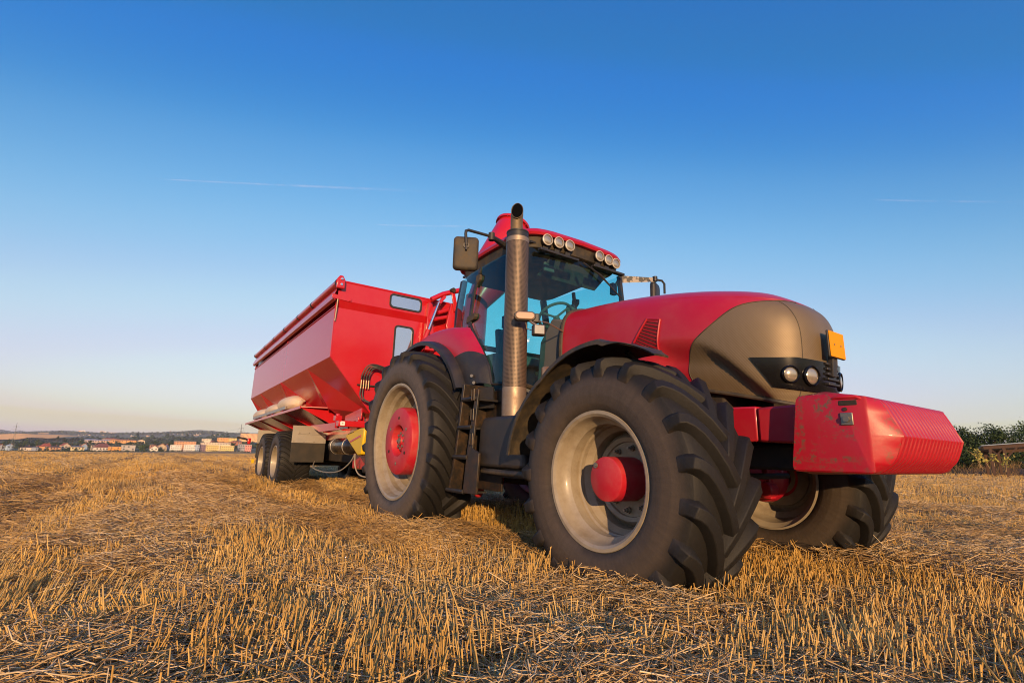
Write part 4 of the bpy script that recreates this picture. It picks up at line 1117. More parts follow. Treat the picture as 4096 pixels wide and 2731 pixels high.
def ground_mat():
    m, nt, b = nodes_of('stubble_ground')
    tc = nt.nodes.new('ShaderNodeTexCoord')
    # matted straw: stretched noise in several directions
    h = None
    for k, (ang, sc) in enumerate(((.2,26),(1.1,31),(2.0,24),(2.7,36))):
        mp = nt.nodes.new('ShaderNodeMapping'); mp.inputs['Rotation'].default_value = (0,0,ang); mp.inputs['Scale'].default_value = (sc*.09, sc, 1)
        nt.links.new(tc.outputs['Object'], mp.inputs[0])
        n_ = noise(nt, 1., 3, .6, vec=mp.outputs[0]); h = n_ if h is None else math_(nt, 'MAXIMUM', h, n_)
    fine = ramp(nt, h, [(.47,(.045,.023,.008)),(.57,(.15,.082,.026)),(.67,(.40,.245,.085)),(.78,(.60,.41,.18))])
    # broad tone: worn lanes and straw swathes along the rows
    mp = nt.nodes.new('ShaderNodeMapping'); mp.inputs['Scale'].default_value = (.05,.55,1); nt.links.new(tc.outputs['Object'], mp.inputs[0])
    n2 = noise(nt, 1., 4, .6, vec=mp.outputs[0])
    mp2 = nt.nodes.new('ShaderNodeMapping'); mp2.inputs['Scale'].default_value = (.012,.16,1); nt.links.new(tc.outputs['Object'], mp2.inputs[0])
    n3 = noise(nt, 1., 4, .6, vec=mp2.outputs[0])
    far = ramp(nt, n2, [(.30,(.26,.145,.048)),(.5,(.38,.225,.085)),(.68,(.46,.29,.12))])
    far2 = mixc(nt, math_(nt, 'MULTIPLY', sstep(nt, n3, .35, .65), .6), far.outputs[0], (.45,.275,.105))
    s = nt.nodes.new('ShaderNodeSeparateXYZ'); nt.links.new(tc.outputs['Object'], s.inputs[0])
    dx = math_(nt, 'SUBTRACT', s.outputs[0], 5.4); dy = math_(nt, 'ADD', s.outputs[1], 3.5)
    d = math_(nt, 'SQRT', math_(nt, 'ADD', math_(nt, 'MULTIPLY', dx, dx), math_(nt, 'MULTIPLY', dy, dy)))
    # crushed straw in the wheel tracks, colour darkened further to deepen the lanes
    trk = None
    for yc in (-1.8, -4.6, 3.4, 6.2, -9., -12.):
        wv = math_(nt, 'MULTIPLY', math_(nt, 'SINE', math_(nt, 'MULTIPLY', s.outputs[0], .12)), .25)
        t_ = math_(nt, 'SUBTRACT', 1., sstep(nt, math_(nt, 'ABSOLUTE', math_(nt, 'SUBTRACT', math_(nt, 'SUBTRACT', s.outputs[1], yc), wv)), .15, .55))
        trk = t_ if trk is None else math_(nt, 'MAXIMUM', trk, t_)
    trk = math_(nt, 'MULTIPLY', trk, .55)
    gcol = mixc(nt, sstep(nt, d, 8, 40), fine.outputs[0], far2)
    nt.links.new(mixc(nt, trk, gcol, (.09,.05,.02)), b.inputs['Base Color'])
    b.inputs['Roughness'].default_value = .85; b.inputs['Specular IOR Level'].default_value = .2
    bump(nt, b, h, .8, .03)
    return m
nr, na = 190, 300
rr = np.concatenate([[0.05], .25*(620/.25)**(np.linspace(0,1,nr-1))])
aa = np.linspace(0, 2*PI, na, endpoint=False)
X = CAM.x+rr[:,None]*np.cos(aa); Y = CAM.y+rr[:,None]*np.sin(aa)
# the field stops at the village to the left and at the hedge bank to the right
Xc = np.clip(X, -445, 620); Yc = np.clip(Y, -600, 47)
Z = hgt(Xc, Yc)
g = G(); g.v = [tuple(p) for p in np.stack([Xc,Yc,Z],-1).reshape(-1,3)]
g.f = [(i*na+j, i*na+(j+1)%na, (i+1)*na+(j+1)%na, (i+1)*na+j) for i in range(nr-1) for j in range(na)]
me = bpy.data.meshes.new('field'); me.from_pydata(g.v, [], g.f); me.update()
for p in me.polygons: p.use_smooth = True
me.materials.append(ground_mat())
field = bpy.data.objects.new('field', me); COL.objects.link(field); field['kind'] = 'structure'

# ---------------------------------------------------------------- stubble and straw
def straw_mat(name, stops):
    m, nt, b = nodes_of(name)
    at_ = nt.nodes.new('ShaderNodeAttribute'); at_.attribute_name = 'tone'
    r = ramp(nt, at_.outputs['Fac'], stops)
    nt.links.new(r.outputs[0], b.inputs['Base Color'])
    b.inputs['Roughness'].default_value = .5; b.inputs['Specular IOR Level'].default_value = .35
    return m
M_stub = straw_mat('stubble_straw', [(0,(.24,.12,.022)),(.3,(.47,.26,.052)),(.6,(.62,.37,.09)),(.85,(.72,.49,.17)),(1,(.40,.35,.09))])
M_loose = straw_mat('loose_straw', [(0,(.24,.135,.045)),(.35,(.52,.33,.125)),(.7,(.70,.49,.23)),(1,(.80,.63,.38))])
def vnoise(x, y, sc, seed):
    """cheap smooth value noise, vectorised"""
    x = x/sc+seed*17.3; y = y/sc-seed*9.1
    xi, yi = np.floor(x), np.floor(y); fx, fy = x-xi, y-yi
    fx = fx*fx*(3-2*fx); fy = fy*fy*(3-2*fy)
    def hsh(a, b): v = np.sin(a*127.1+b*311.7+seed*74.7)*43758.5453; return v-np.floor(v)
    return (hsh(xi,yi)*(1-fx)+hsh(xi+1,yi)*fx)*(1-fy)+(hsh(xi,yi+1)*(1-fx)+hsh(xi+1,yi+1)*fx)*fy
def scatter(zones):
    P, W = [], []
    for r0, r1, dens, wid, half in zones:
        n = int(dens*half*(r1*r1-r0*r0))
        r = np.sqrt(rng.uniform(r0*r0, r1*r1, n)); a = YAW+rng.uniform(-half, half, n)
        P.append(np.stack([CAM.x+r*np.cos(a), CAM.y+r*np.sin(a)], -1)); W.append(np.full(n, wid))
    P = np.concatenate(P); W = np.concatenate(W)
    k = (P[:,1] < 46.5) & (P[:,0] > -440)
    return P[k], W[k]
def sweep_mesh(name, pts, rad_, tone, m, nside=4, cap=True):
    """pts (n,k,3): polyline strands turned into thin prisms, one mesh"""
    n, k, _ = pts.shape
    T = pts[:,-1]-pts[:,0]; T /= np.linalg.norm(T, axis=1)[:,None]+1e-9
    ref = np.where(np.abs(T[:,2:3]) > .8, np.array([[1.,0,0]]), np.array([[0,0,1.]]))
    U = np.cross(T, ref); U /= np.linalg.norm(U, axis=1)[:,None]+1e-9; Wv = np.cross(T, U)
    a0 = rng.uniform(0, 2*PI, n)
    V = np.zeros((n, k, nside, 3))
    for s_ in range(nside):
        a = a0+2*PI*s_/nside
        off = (np.cos(a)[:,None]*U+np.sin(a)[:,None]*Wv)*rad_[:,None]
        V[:,:,s_] = pts+off[:,None]
    nv = k*nside
    F = []
    for i in range(k-1):
        for s_ in range(nside):
            s2 = (s_+1)%nside; F.append((i*nside+s_, i*nside+s2, (i+1)*nside+s2, (i+1)*nside+s_))
    if cap and nside == 4: F.append(tuple((k-1)*nside+s_ for s_ in range(4)))
    F = np.array(F); nf = len(F)
    faces = (F[None]+(np.arange(n)*nv)[:,None,None]).reshape(-1,4).astype(np.int32)
    me = bpy.data.meshes.new(name)
    me.vertices.add(n*nv); me.vertices.foreach_set('co', V.reshape(-1).astype(np.float32))
    me.loops.add(faces.size); me.loops.foreach_set('vertex_index', faces.reshape(-1))
    me.polygons.add(len(faces)); me.polygons.foreach_set('loop_start', np.arange(0, faces.size, 4, dtype=np.int32)); me.polygons.foreach_set('loop_total', np.full(len(faces), 4, np.int32))
    me.update(calc_edges=True)
    at_ = me.attributes.new('tone', 'FLOAT', 'POINT'); at_.data.foreach_set('value', np.repeat(tone, nv).astype(np.float32))
    me.materials.append(m)
    o = bpy.data.objects.new(name, me); COL.objects.link(o); o['kind'] = 'stuff'
    return o
RUTS = ((-1.80,.42),(-4.6,.48),(3.4,.5),(6.2,.5),(-9,.6),(-12,.6))
def lanes(x, y):
    f = np.ones_like(x)
    for yc, w_ in RUTS: f = f*(1-.62*np.exp(-((y-yc-.25*np.sin(.12*x))/w_)**2)*(np.clip((2.2-x)/1.6, 0, 1) if yc == -1.80 else 1))
    for yc in (-.98,.98):   # pressed down behind and under the tyres
        f = f*np.where(x < 3.35, 1-.93*np.exp(-((y-yc)/.28)**4), 1)
    return f
H_ = 1.02
P, W = scatter([(.35,3.5,1400,.95,1.25),(3.5,7,1200,1.,1.0),(7,14,460,1.35,.95),(14,30,95,2.3,.92),(30,75,15,3.8,.9),(75,170,1.8,7,.9)])
x, y = P[:,0].copy(), P[:,1].copy()
sp = .135*np.maximum(1, W*.8)
y = np.round(y/sp)*sp+rng.normal(0, .034, len(y))*W                       # drilled rows
ln = lanes(x, y)
clump = vnoise(x, y*.6, .35, 1)*.6+vnoise(x, y, 1.6, 2)*.4
def swathe(x, y):
    """where the straw lies thick: long broken mats along the rows and small heaps"""
    m_ = vnoise(x*.35, y, .9, 21)*.5+vnoise(x, y, .45, 22)*.3+vnoise(x*.5, y, 2.4, 23)*.3
    m_ = m_+.30*np.exp(-((y+2.75)/.5)**2)*np.clip((1.5-x)/2, 0, 1)*(.4+.6*vnoise(x, y, 1.5, 31))+.10*np.exp(-((y+6.2)/.6)**2)
    return np.clip((m_-.50)/.16, 0, 1)*(1-.9*np.exp(-((x-3.3)/1.7)**2-((y+1.75)/.5)**2))
SW = swathe(x, y)
keep = rng.uniform(0,1,len(x)) < np.clip(.35+1.3*(clump-.25), .12, 1)*np.clip(ln+.10, 0, 1)*(1-.80*SW)
x, y, W, ln = x[keep], y[keep], W[keep], ln[keep]
n = len(x)
hh = (.095+.075*vnoise(x, y, .9, 3)+rng.normal(0,.018,n))*(.35+.65*ln)*np.where(W>2, 1.05, 1)
hh = np.where(rng.uniform(0,1,n)<.05, hh*1.45, hh); hh = np.clip(hh, .03, .27)
la = vnoise(x, y, 1.3, 5)*4*PI; lm = .08+.75*vnoise(x, y, .8, 6)**2.5+.5*(1-ln)
lx = lm*np.cos(la)+rng.normal(0,.19,n); ly = lm*np.sin(la)+rng.normal(0,.19,n)
z0 = hgt(x, y)-.01
base = np.stack([x,y,z0],-1); topv = np.stack([x+lx*hh, y+ly*hh, z0+.01+hh],-1)
pts = np.stack([base, topv], 1)
rad_ = (.0016+.0019*rng.uniform(0,1,n))*W
tone = np.clip(.18+.66*vnoise(x, y, .5, 7)*.5+rng.uniform(0,1,n)*.42, 0, 1)
stub = sweep_mesh('stubble', pts, rad_, tone, M_stub)
tag(stub, 'cut golden wheat stubble standing in rows over the field', 'stubble')

P, W = scatter([(.35,3.5,13000,.95,1.25),(3.5,7,6000,1.05,1.),(7,14,1200,1.45,.95),(14,32,100,2.3,.92),(32,80,9,4,.9)])
x, y = P[:,0], P[:,1]
sw = .30+.45*swathe(x, y)+.22*(1-lanes(x, y))+.2*(vnoise(x, y, .5, 12)-.5)
keep = rng.uniform(0,1,len(x)) < np.clip((sw-.20)*1.9, .26, 1)
x, y, W, sw = x[keep], y[keep], W[keep], sw[keep]; n = len(x)
L = np.where(rng.uniform(0,1,n)<.6, rng.uniform(.03,.11,n), rng.uniform(.11,.28,n))*np.where(W>2, 1.5, 1); a = rng.uniform(0,2*PI,n); tilt = rng.normal(0,.26,n)
zc = hgt(x, y)+.010+rng.uniform(0,1,n)**1.35*(.085+.17*np.clip(sw-.3,0,1))
dx, dy, dz = np.cos(a)*np.cos(tilt), np.sin(a)*np.cos(tilt), np.sin(tilt)
bend = rng.normal(0,.12,n)
p0 = np.stack([x-dx*L/2, y-dy*L/2, zc-dz*L/2],-1); p2 = np.stack([x+dx*L/2, y+dy*L/2, zc+dz*L/2],-1)
p1 = (p0+p2)/2+np.stack([-dy*bend*L, dx*bend*L, np.abs(bend)*L*.4],-1)
for q in (p0,p1,p2): q[:,2] = np.maximum(q[:,2], hgt(q[:,0],q[:,1])+.004)
rad_ = (.0012+.0014*rng.uniform(0,1,n)**1.5)*W
tone = np.clip(rng.uniform(0,1,n), 0, 1)*(.22+.78*lanes(x, y))
straw = sweep_mesh('straw', np.stack([p0,p1,p2],1), rad_, tone, M_loose, 3, False)
tag(straw, 'loose pale straw lying over the stubble in swathes', 'straw')

# ================================================================== FAR TERRAIN
def interp(u, tab): return float(np.interp(u, [t[0] for t in tab], [t[1] for t in tab]))
RIDGE = [(-1500,1700),(-600,1712),(0,1717),(14,1717),(38,1724),(150,1724),(260,1721),(420,1731),(500,1730),(600,1731),(680,1726),(740,1722),(800,1719),(850,1722),(940,1731),(1100,1732),(1400,1738),(2000,1758),(3000,1790),(4096,1822),(5200,1850)]
def v_base(u): return 1804+.005*max(0,min(u,1000)) if u < 1000 else 1809+.021*(u-1000)
DR = [(470,0.),(560,.05),(700,.12),(900,.22),(1200,.34),(1600,.52),(2100,.70),(2700,.86),(3300,.97),(3600,1.),(4200,.97)]
def terr(u, d):
    k = interp(d, DR); v = lerp(v_base(u), interp(u, RIDGE), k)
    return at(u, v, d)
us = np.arange(-1600, 5300, 30.)
g = G()
rows = [[at(u, v_base(u)+3, 380)+Vector((0,0,-3)) for u in us]]
for d in (450,520,600,700,850,1000,1200,1400,1650,1900,2200,2600,3000,3400,3600,4300):
    row = []
    for u in us:
        p = terr(u, d); p.z += (mnoise.noise(Vector((u*.03, d*.01, 1)))*.0016+mnoise.noise(Vector((u*.11, d*.02, 5)))*.0007)*d; row.append(p)
    rows.append(row)
rows.append([Vector((p.x*1.2,p.y*1.2,-200)) for p in rows[-1]])
g.loft(rows)
def terrain_mat():
    m, nt, b = nodes_of('far_hills')
    n1 = noise(nt, .012, 8, .65); n2 = noise(nt, .05, 6, .7); n3 = noise(nt, .0035, 4, .5)
    c = ramp(nt, math_(nt, 'ADD', math_(nt, 'MULTIPLY', n1, .55), math_(nt, 'MULTIPLY', n2, .45)), [(.36,(.030,.050,.034)),(.48,(.052,.078,.042)),(.58,(.085,.105,.05)),(.70,(.15,.14,.065))])
    c2 = mixc(nt, sstep(nt, n3, .60, .70), c.outputs[0], (.20,.13,.05))
    nt.links.new(c2, b.inputs['Base Color']); b.inputs['Roughness'].default_value = .9
    return m
tag(g.build('hills', terrain_mat(), None), kind='structure')
# harvested slopes on the far hillside
M_far = mat('far_field', (.62,.37,.15), .9, var=.12, vscale=.01)
def far_patch(name, outline_top, outline_bot, d0, d1, u0, u1):
    rows = []
    for i in range(7):
        f = i/6; row = []
        for j in range(31):
            u = lerp(u0, u1, j/30); v = lerp(interp(u, outline_bot), interp(u, outline_top), f); d = lerp(d0, d1, f)
            row.append(at(u, v, d-25))
        rows.append(row)
    tag(G().loft(rows).build(name, M_far, None), kind='structure')
far_patch('far_field', [(-500,1734),(0,1736),(80,1733),(150,1737),(230,1738),(330,1743)], [(-500,1762),(0,1757),(70,1757),(120,1748),(200,1753),(260,1746),(330,1744)], 1150, 1182, -500, 330)
far_patch('far_field', [(150,1731),(195,1731)], [(150,1735),(195,1735)], 1900, 1912, 152, 195)
# lower meadow around the village
# ================================================================== VILLAGE BELOW THE FIELD
def Z6(x, y): return (x*.23384, 1700+y*.23384)
def Z7(x, y): return (500+x*.23384, 1700+y*.23384)
COLM = {}
def wallm(col):
    k = tuple(col)
    if k not in COLM: COLM[k] = mat('render_wall', col, .8, var=.08, vscale=.4)
    return COLM[k]
M_pane = mat('window_glass', (.05,.06,.08), .15)
def house(zz, x0, x1, ytop, ybase, yroof, wall, roof, depth, lab, grp=None, kind='hip', cat='house', win=None, yaw=.25, name='house', flat_rim=True):
    """a house at its measured place; its front faces roughly the field"""
    u0, v0 = zz(x0, ybase); u1, _ = zz(x1, ybase); _, vt = zz(x0, ytop); _, vr = zz(x0, yroof)
    c = at((u0+u1)/2, v0, depth); W_ = (u1-u0)/2007.9*depth; Hh = (v0-vt)/2007.9*depth; Rr = max(.2, (vt-vr)/2007.9*depth)
    d = (c-CAM); d.z = 0; d.normalize(); side = Vector((-d.y, d.x, 0))
    ang = math.atan2(d.y, d.x)-PI/2+yaw       # local y points away from the camera
    o = empty(name, c, (0,0,ang), lab, cat, grp)
    D_ = W_*.7 if kind != 'block' else min(14, W_*.7)
    w2 = W_/2*.94; e = .35 if kind != 'block' else .0
    g = G(); g.box(-w2,w2,0,D_,-2.5,Hh)
    if kind == 'gable': g.prism([(-w2,Hh),(w2,Hh),(0,Hh+Rr)], 0, D_)
    wl_ = g.build('wall', wallm(wall), o)
    g = G()
    if kind == 'hip':
        b = [(-w2-e,-e,Hh),(w2+e,-e,Hh),(w2+e,D_+e,Hh),(-w2-e,D_+e,Hh)]; t_ = [(-w2*.45,D_*.5,Hh+Rr),(w2*.45,D_*.5,Hh+Rr)]
        g.add(b+t_, [(0,1,5,4),(1,2,5),(2,3,4,5),(3,0,4),(3,2,1,0)])
    elif kind == 'gable':
        for s_ in (-1,1):
            a = [(s_*(w2+e),-e,Hh-.25),(0,-e,Hh+Rr+.02),(0,D_+e,Hh+Rr+.02),(s_*(w2+e),D_+e,Hh-.25)]
            g.add(a+[(p[0],p[1],p[2]+.18) for p in a], [(0,1,2,3),(4,5,6,7),(0,1,5,4),(3,2,6,7),(0,3,7,4)])
    else:
        g.box(-w2-.1,w2+.1,-.1,D_+.1,Hh,Hh+.35)
    rf = g.build('roof', wallm(roof), o)
    if kind in ('hip','gable'):
        g = G(); g.box(w2*.3,w2*.3+.6,D_*.45,D_*.45+.6,Hh,Hh+Rr+.7); g.build('chimney', wallm((.35,.16,.10)), rf)
    nx, nz = win or (3,1)
    g = G(); ww, wh = min(1.3, W_/nx*.42), min(1.35, Hh/nz*.45); g.box(-ww/2,ww/2,-.06,.05,-wh/2,wh/2)
    me_ = g.data('window'); me_.materials.append(M_pane)
    for a in range(nx):
        for b in range(nz):
            if random.random() < .12: continue
            q = bpy.data.objects.new('window', me_); COL.objects.link(q); q.parent = o
            q.location = (-w2+2*w2*(a+.5)/nx, 0, Hh*(b+.55)/nz)
    return o
cream, white, orange, grey, beige = (.62,.50,.36), (.70,.66,.60), (.66,.30,.13), (.34,.32,.32), (.50,.42,.33)
tile, brown, slate = (.34,.085,.045), (.10,.06,.045), (.14,.14,.16)
HS = [
 (Z6,365,545,382,430,355,(.70,.60,.48),brown,478,'long pale bungalow with dark hipped roof right of the left pylon','hip',(4,1)),
 (Z6,550,640,386,424,366,(.36,.40,.46),slate,482,'small blue-grey house beside the long pale bungalow','hip',(2,1)),
 (Z6,645,750,366,402,346,(.66,.36,.16),tile,488,'orange house with tiled roof left of the red-roofed ones','hip',(3,1)),
 (Z6,720,880,362,396,312,(.55,.42,.30),tile,500,'house under a broad bright red roof in the village','hip',(4,1)),
 (Z6,865,1030,378,420,352,(.62,.34,.18),brown,479,'low orange and white house with brown roof','hip',(4,1)),
 (Z6,1060,1190,352,396,312,cream,tile,492,'cream house with tall red roof left of the dark tree','gable',(3,1)),
 (Z6,1230,1420,376,424,352,(.74,.62,.34),slate,478,'wide yellow house with grey roof facing the field','hip',(4,1)),
 (Z6,1395,1480,356,412,318,(.30,.40,.52),orange,495,'blue house with an orange gable behind the yellow one','gable',(2,1)),
 (Z6,1560,1650,346,402,330,beige,brown,490,'beige house right of the tall dark tree','hip',(2,2)),
 (Z6,1650,1890,382,430,312,(.70,.64,.56),(.20,.07,.05),480,'wide white house under a big dark red roof','hip',(5,1)),
 (Z6,-40,60,362,420,330,(.40,.44,.50),tile,478,'grey-blue house at the left edge of the photo','gable',(2,1)),
 (Z6,130,225,352,392,330,(.42,.52,.62),(.42,.52,.62),495,'blue shed-like house between the first trees','gable',(2,1)),
 (Z7,435,556,395,430,352,(.72,.66,.55),tile,478,'white cottage with red roof below the big gabled house','gable',(2,1)),
 (Z7,550,700,372,420,325,(.52,.40,.27),(.50,.22,.08),490,'big gabled house with orange roof left of the white flats','gable',(3,2)),
 (Z7,668,740,370,420,330,(.36,.44,.56),tile,500,'narrow blue house tucked behind the gabled one','gable',(2,2)),
]
for zz,x0,x1,yt,yb,yr_,wc,rc,dp,lab,kd,wn_ in HS:
    house(zz,x0,x1,yt,yb,yr_,wc,rc,dp,lab,None,kd,'house',wn_,yaw=random.uniform(.1,.4))
FL = [
 (Z6,1885,2085,372,440,(.72,.34,.08),grey,477,'flat-roofed orange house beside a grey one at the field edge',(4,2)),
 (Z6,2090,2290,350,436,(.46,.42,.38),(.5,.46,.42),481,'flat-roofed grey house with no colour, beside the orange one',(3,2)),
 (Z7,775,945,345,446,(.74,.68,.60),(.6,.56,.5),478,'white block of flats nearest the gabled houses',(5,3)),
 (Z7,870,1182,283,446,(.72,.36,.18),(.3,.28,.28),505,'tall salmon block of flats rising behind the two white ones',(7,5)),
 (Z7,1010,1180,338,446,(.74,.69,.62),(.6,.56,.5),478,'white block of flats with balconies in front of the salmon block',(5,3)),
 (Z7,1181,1256,338,446,(.40,.48,.62),(.5,.5,.5),482,'pale blue end block joined to the white flats',(2,3)),
 (Z7,1250,1298,372,432,(.74,.69,.62),(.6,.56,.5),500,'small white house between the blue and purple blocks',(1,2)),
 (Z7,1290,1394,340,446,(.26,.17,.20),(.3,.28,.28),488,'dull purple block of flats left of the yellow ones',(3,3)),
 (Z7,1330,1776,305,440,(.74,.60,.44),(.36,.35,.36),520,'long cream block of flats behind the yellow ones',(10,4)),
 (Z7,1395,1588,345,446,(.74,.54,.20),(.6,.5,.3),478,'deep yellow block of flats left of the second yellow one',(6,3)),
 (Z7,1640,1850,360,464,(.76,.58,.22),(.6,.5,.3),470,'yellow block of flats furthest right and nearest the field',(6,3)),
 (Z7,1932,2056,335,460,(.36,.36,.38),(.5,.48,.46),485,'grey block of flats behind the right pylon',(4,3)),
 (Z7,2050,2150,346,464,(.72,.30,.24),(.5,.4,.4),476,'pink block of flats beside the trailer mudflap',(3,3)),
]
for zz,x0,x1,yt,yb,wc,rc,dp,lab,wn_ in FL:
    house(zz,x0,x1,yt,yb,yt-4,wc,rc,dp,lab,'blocks of flats at the edge of the field','block','building',wn_,yaw=random.uniform(.05,.2),name='apartment_block')
MID = [(Z6,1430,1715,255,290,(.56,.44,.40),(.42,.44,.48),700,'grey-roofed low hall on the slope above the houses','hip',(8,1)),
 (Z6,1740,1960,262,295,(.60,.42,.34),(.42,.42,.44),705,'pale hall with grey roof left of the long orange terrace','hip',(6,1)),
 (Z6,1950,2330,258,302,(.74,.38,.14),(.36,.10,.05),690,'long orange terrace on the slope above the village','hip',(12,1)),
 (Z6,1800,2020,235,262,(.5,.26,.16),tile,760,'red-roofed terrace above the long orange one','hip',(7,1)),
 (Z7,218,328,268,300,(.74,.56,.38),(.5,.4,.34),700,'pale gabled hall behind the dark trees','gable',(3,1)),
 (Z7,1330,1470,236,266,(.74,.60,.44),(.5,.45,.4),800,'cream block on the slope above the yellow flats','block',(6,2)),
 (Z7,1590,1790,220,262,(.76,.36,.12),(.5,.3,.2),820,'bright orange block on the slope above the yellow flats','block',(8,3)),
 (Z7,1790,1905,226,264,(.78,.56,.18),(.5,.4,.2),815,'yellow block on the slope beside the orange one','block',(5,3)),
 (Z7,1980,2420,152,262,(.76,.44,.22),(.6,.4,.28),850,'huge cream and orange slab of flats behind the right pylon','block',(22,8)),
 (Z7,430,520,340,372,(.40,.22,.16),brown,520,'brown house behind the white cottage','hip',(2,1)),
 (Z7,1480,1600,280,302,(.40,.18,.12),tile,620,'dark red roof peeping over the cream flats','hip',(3,1)),
 (Z7,1800,1990,285,310,(.42,.16,.10),tile,610,'row under a red roof left of the right pylon','hip',(5,1))]
for zz,x0,x1,yt,yb,wc,rc,dp,lab,kd,wn_ in MID:
    house(zz,x0,x1,yt,yb,yt-18 if kd != 'block' else yt-2,wc,rc,dp,lab,None,kd,'building',wn_,yaw=random.uniform(.05,.25),name='building')
# pale buildings scattered over the far hillsides
hb = []
for i in range(34): hb.append((Z6, random.uniform(1330,1790), random.uniform(146,176)))
for i in range(16): hb.append((Z6, random.uniform(1740,2000), random.uniform(108,138)))
for i in range(10): hb.append((Z6, random.uniform(950,1180), random.uniform(126,145)))
for i in range(6): hb.append((Z6, random.uniform(1370,1490), random.uniform(96,110)))
for i in range(10): hb.append((Z7, random.uniform(520,700), random.uniform(138,154)))
for i in range(26): hb.append((Z7, random.uniform(970,1650), random.uniform(140,182)))
for i in range(12): hb.append((Z7, random.uniform(100,460), random.uniform(150,200)))
for zz, x_, y_ in hb:
    u, v = zz(x_, y_); k = (v_base(u)-v)/(v_base(u)-interp(u, RIDGE)); d = interp(max(0,min(.98,k)), [(b,a) for a,b in DR[:-1]])-20
    w_, h_ = random.uniform(14,44)*.23384/2008*d, random.uniform(10,18)*.23384/2008*d
    p = at(u, v+1.2, d); dd_ = math.atan2((p-CAM).y, (p-CAM).x)-PI/2+random.uniform(-.3,.5)
    g = G(); g.box(-w_/2,w_/2,0,w_*.5,-h_*.6,h_)
    col = random.choice([(.74,.62,.48),(.76,.54,.34),(.72,.66,.58),(.70,.42,.24)])
    o = g.build('hillside_building', wallm(col), None, loc=p); o.rotation_euler = (0,0,dd_)
    tag(o, 'tiny pale building among the trees on the far hillside', 'building', 'buildings scattered over the far hillside')
# landmarks on the skyline
u, v = Z7(880, 165); p = at(u, v, 2600); g = G(); g.box(-5,5,-5,5,-10,13); o = g.build('tower_block', wallm((.76,.62,.46)), None, loc=p); tag(o, 'pale tower block standing highest on the hillside', 'building')
u, v = Z7(835, 152); p = at(u, v, 2650); g = G(); g.box(-5.5,5.5,-5,5,-10,10); o = g.build('tower_block', wallm((.72,.60,.50)), None, loc=p); tag(o, 'squat pale block beside the tower block on the hillside', 'building')
u, v = Z7(770, 152); p = at(u, v, 2700); g = G(); g.lathe([(1.6,-10),(1.0,20),(.0005,20)], 10, 'z'); o = g.build('chimney', wallm((.34,.15,.10)), None, loc=p); tag(o, 'tall thin brick chimney on the skyline', 'chimney')
u, v = Z7(1425, 168); p = at(u, v, 2900); o = empty('church', p, (0,0,-1.2), 'church with a green-topped tower on the hillside', 'church'); g = G(); g.box(-4.5,4.5,-4.5,4.5,-12,14); g.build('tower', wallm((.72,.58,.36)), o); g = G(); g.lathe([(5.5,14),(4,18),(1.8,22),(.5,28),(.0005,29)], 8, 'z'); g.build('spire', wallm((.35,.40,.30)), o); g = G(); g.box(4.5,32,-6,6,-12,7); g.build('nave', wallm((.74,.58,.36)), o)

# ---------------------------------------------------------------- foliage
def leaf_mat(name, a, b_, c_):
    m, nt, b = nodes_of(name)
    at_ = nt.nodes.new('ShaderNodeAttribute'); at_.attribute_name = 'tone'
    r = ramp(nt, at_.outputs['Fac'], [(0,a),(.5,b_),(1,c_)]); nt.links.new(r.outputs[0], b.inputs['Base Color'])
    b.inputs['Roughness'].default_value = .6; b.inputs['Specular IOR Level'].default_value = .25
    return m
M_leaf = [leaf_mat('leaf_dark', (.012,.026,.010),(.026,.050,.016),(.055,.085,.024)), leaf_mat('leaf_green', (.020,.040,.012),(.045,.080,.022),(.095,.130,.035)), leaf_mat('leaf_blue', (.018,.034,.022),(.032,.055,.032),(.06,.09,.045))]
M_bark = mat('bark', (.10,.07,.045), .9)
def leaf_mesh(name, pts, nrm, size, tone, m):
    n = len(pts)
    r = rng.normal(0,1,(n,3)); N_ = nrm+.8*r; N_ /= np.linalg.norm(N_,axis=1)[:,None]
    U = np.cross(N_, rng.normal(0,1,(n,3))); U /= np.linalg.norm(U,axis=1)[:,None]+1e-9; Vv = np.cross(N_, U)
    s = size[:,None]
    Q = np.stack([pts+U*s, pts+Vv*s*.55, pts-U*s, pts-Vv*s*.55], 1)
    me = bpy.data.meshes.new(name); me.vertices.add(4*n); me.vertices.foreach_set('co', Q.reshape(-1).astype(np.float32))
    me.loops.add(4*n); me.loops.foreach_set('vertex_index', np.arange(4*n, dtype=np.int32))
    me.polygons.add(n); me.polygons.foreach_set('loop_start', np.arange(0,4*n,4,dtype=np.int32)); me.polygons.foreach_set('loop_total', np.full(n,4,np.int32))
    me.update(calc_edges=True)
    a_ = me.attributes.new('tone','FLOAT','POINT'); a_.data.foreach_set('value', np.repeat(tone,4).astype(np.float32))
    me.materials.append(m); return me
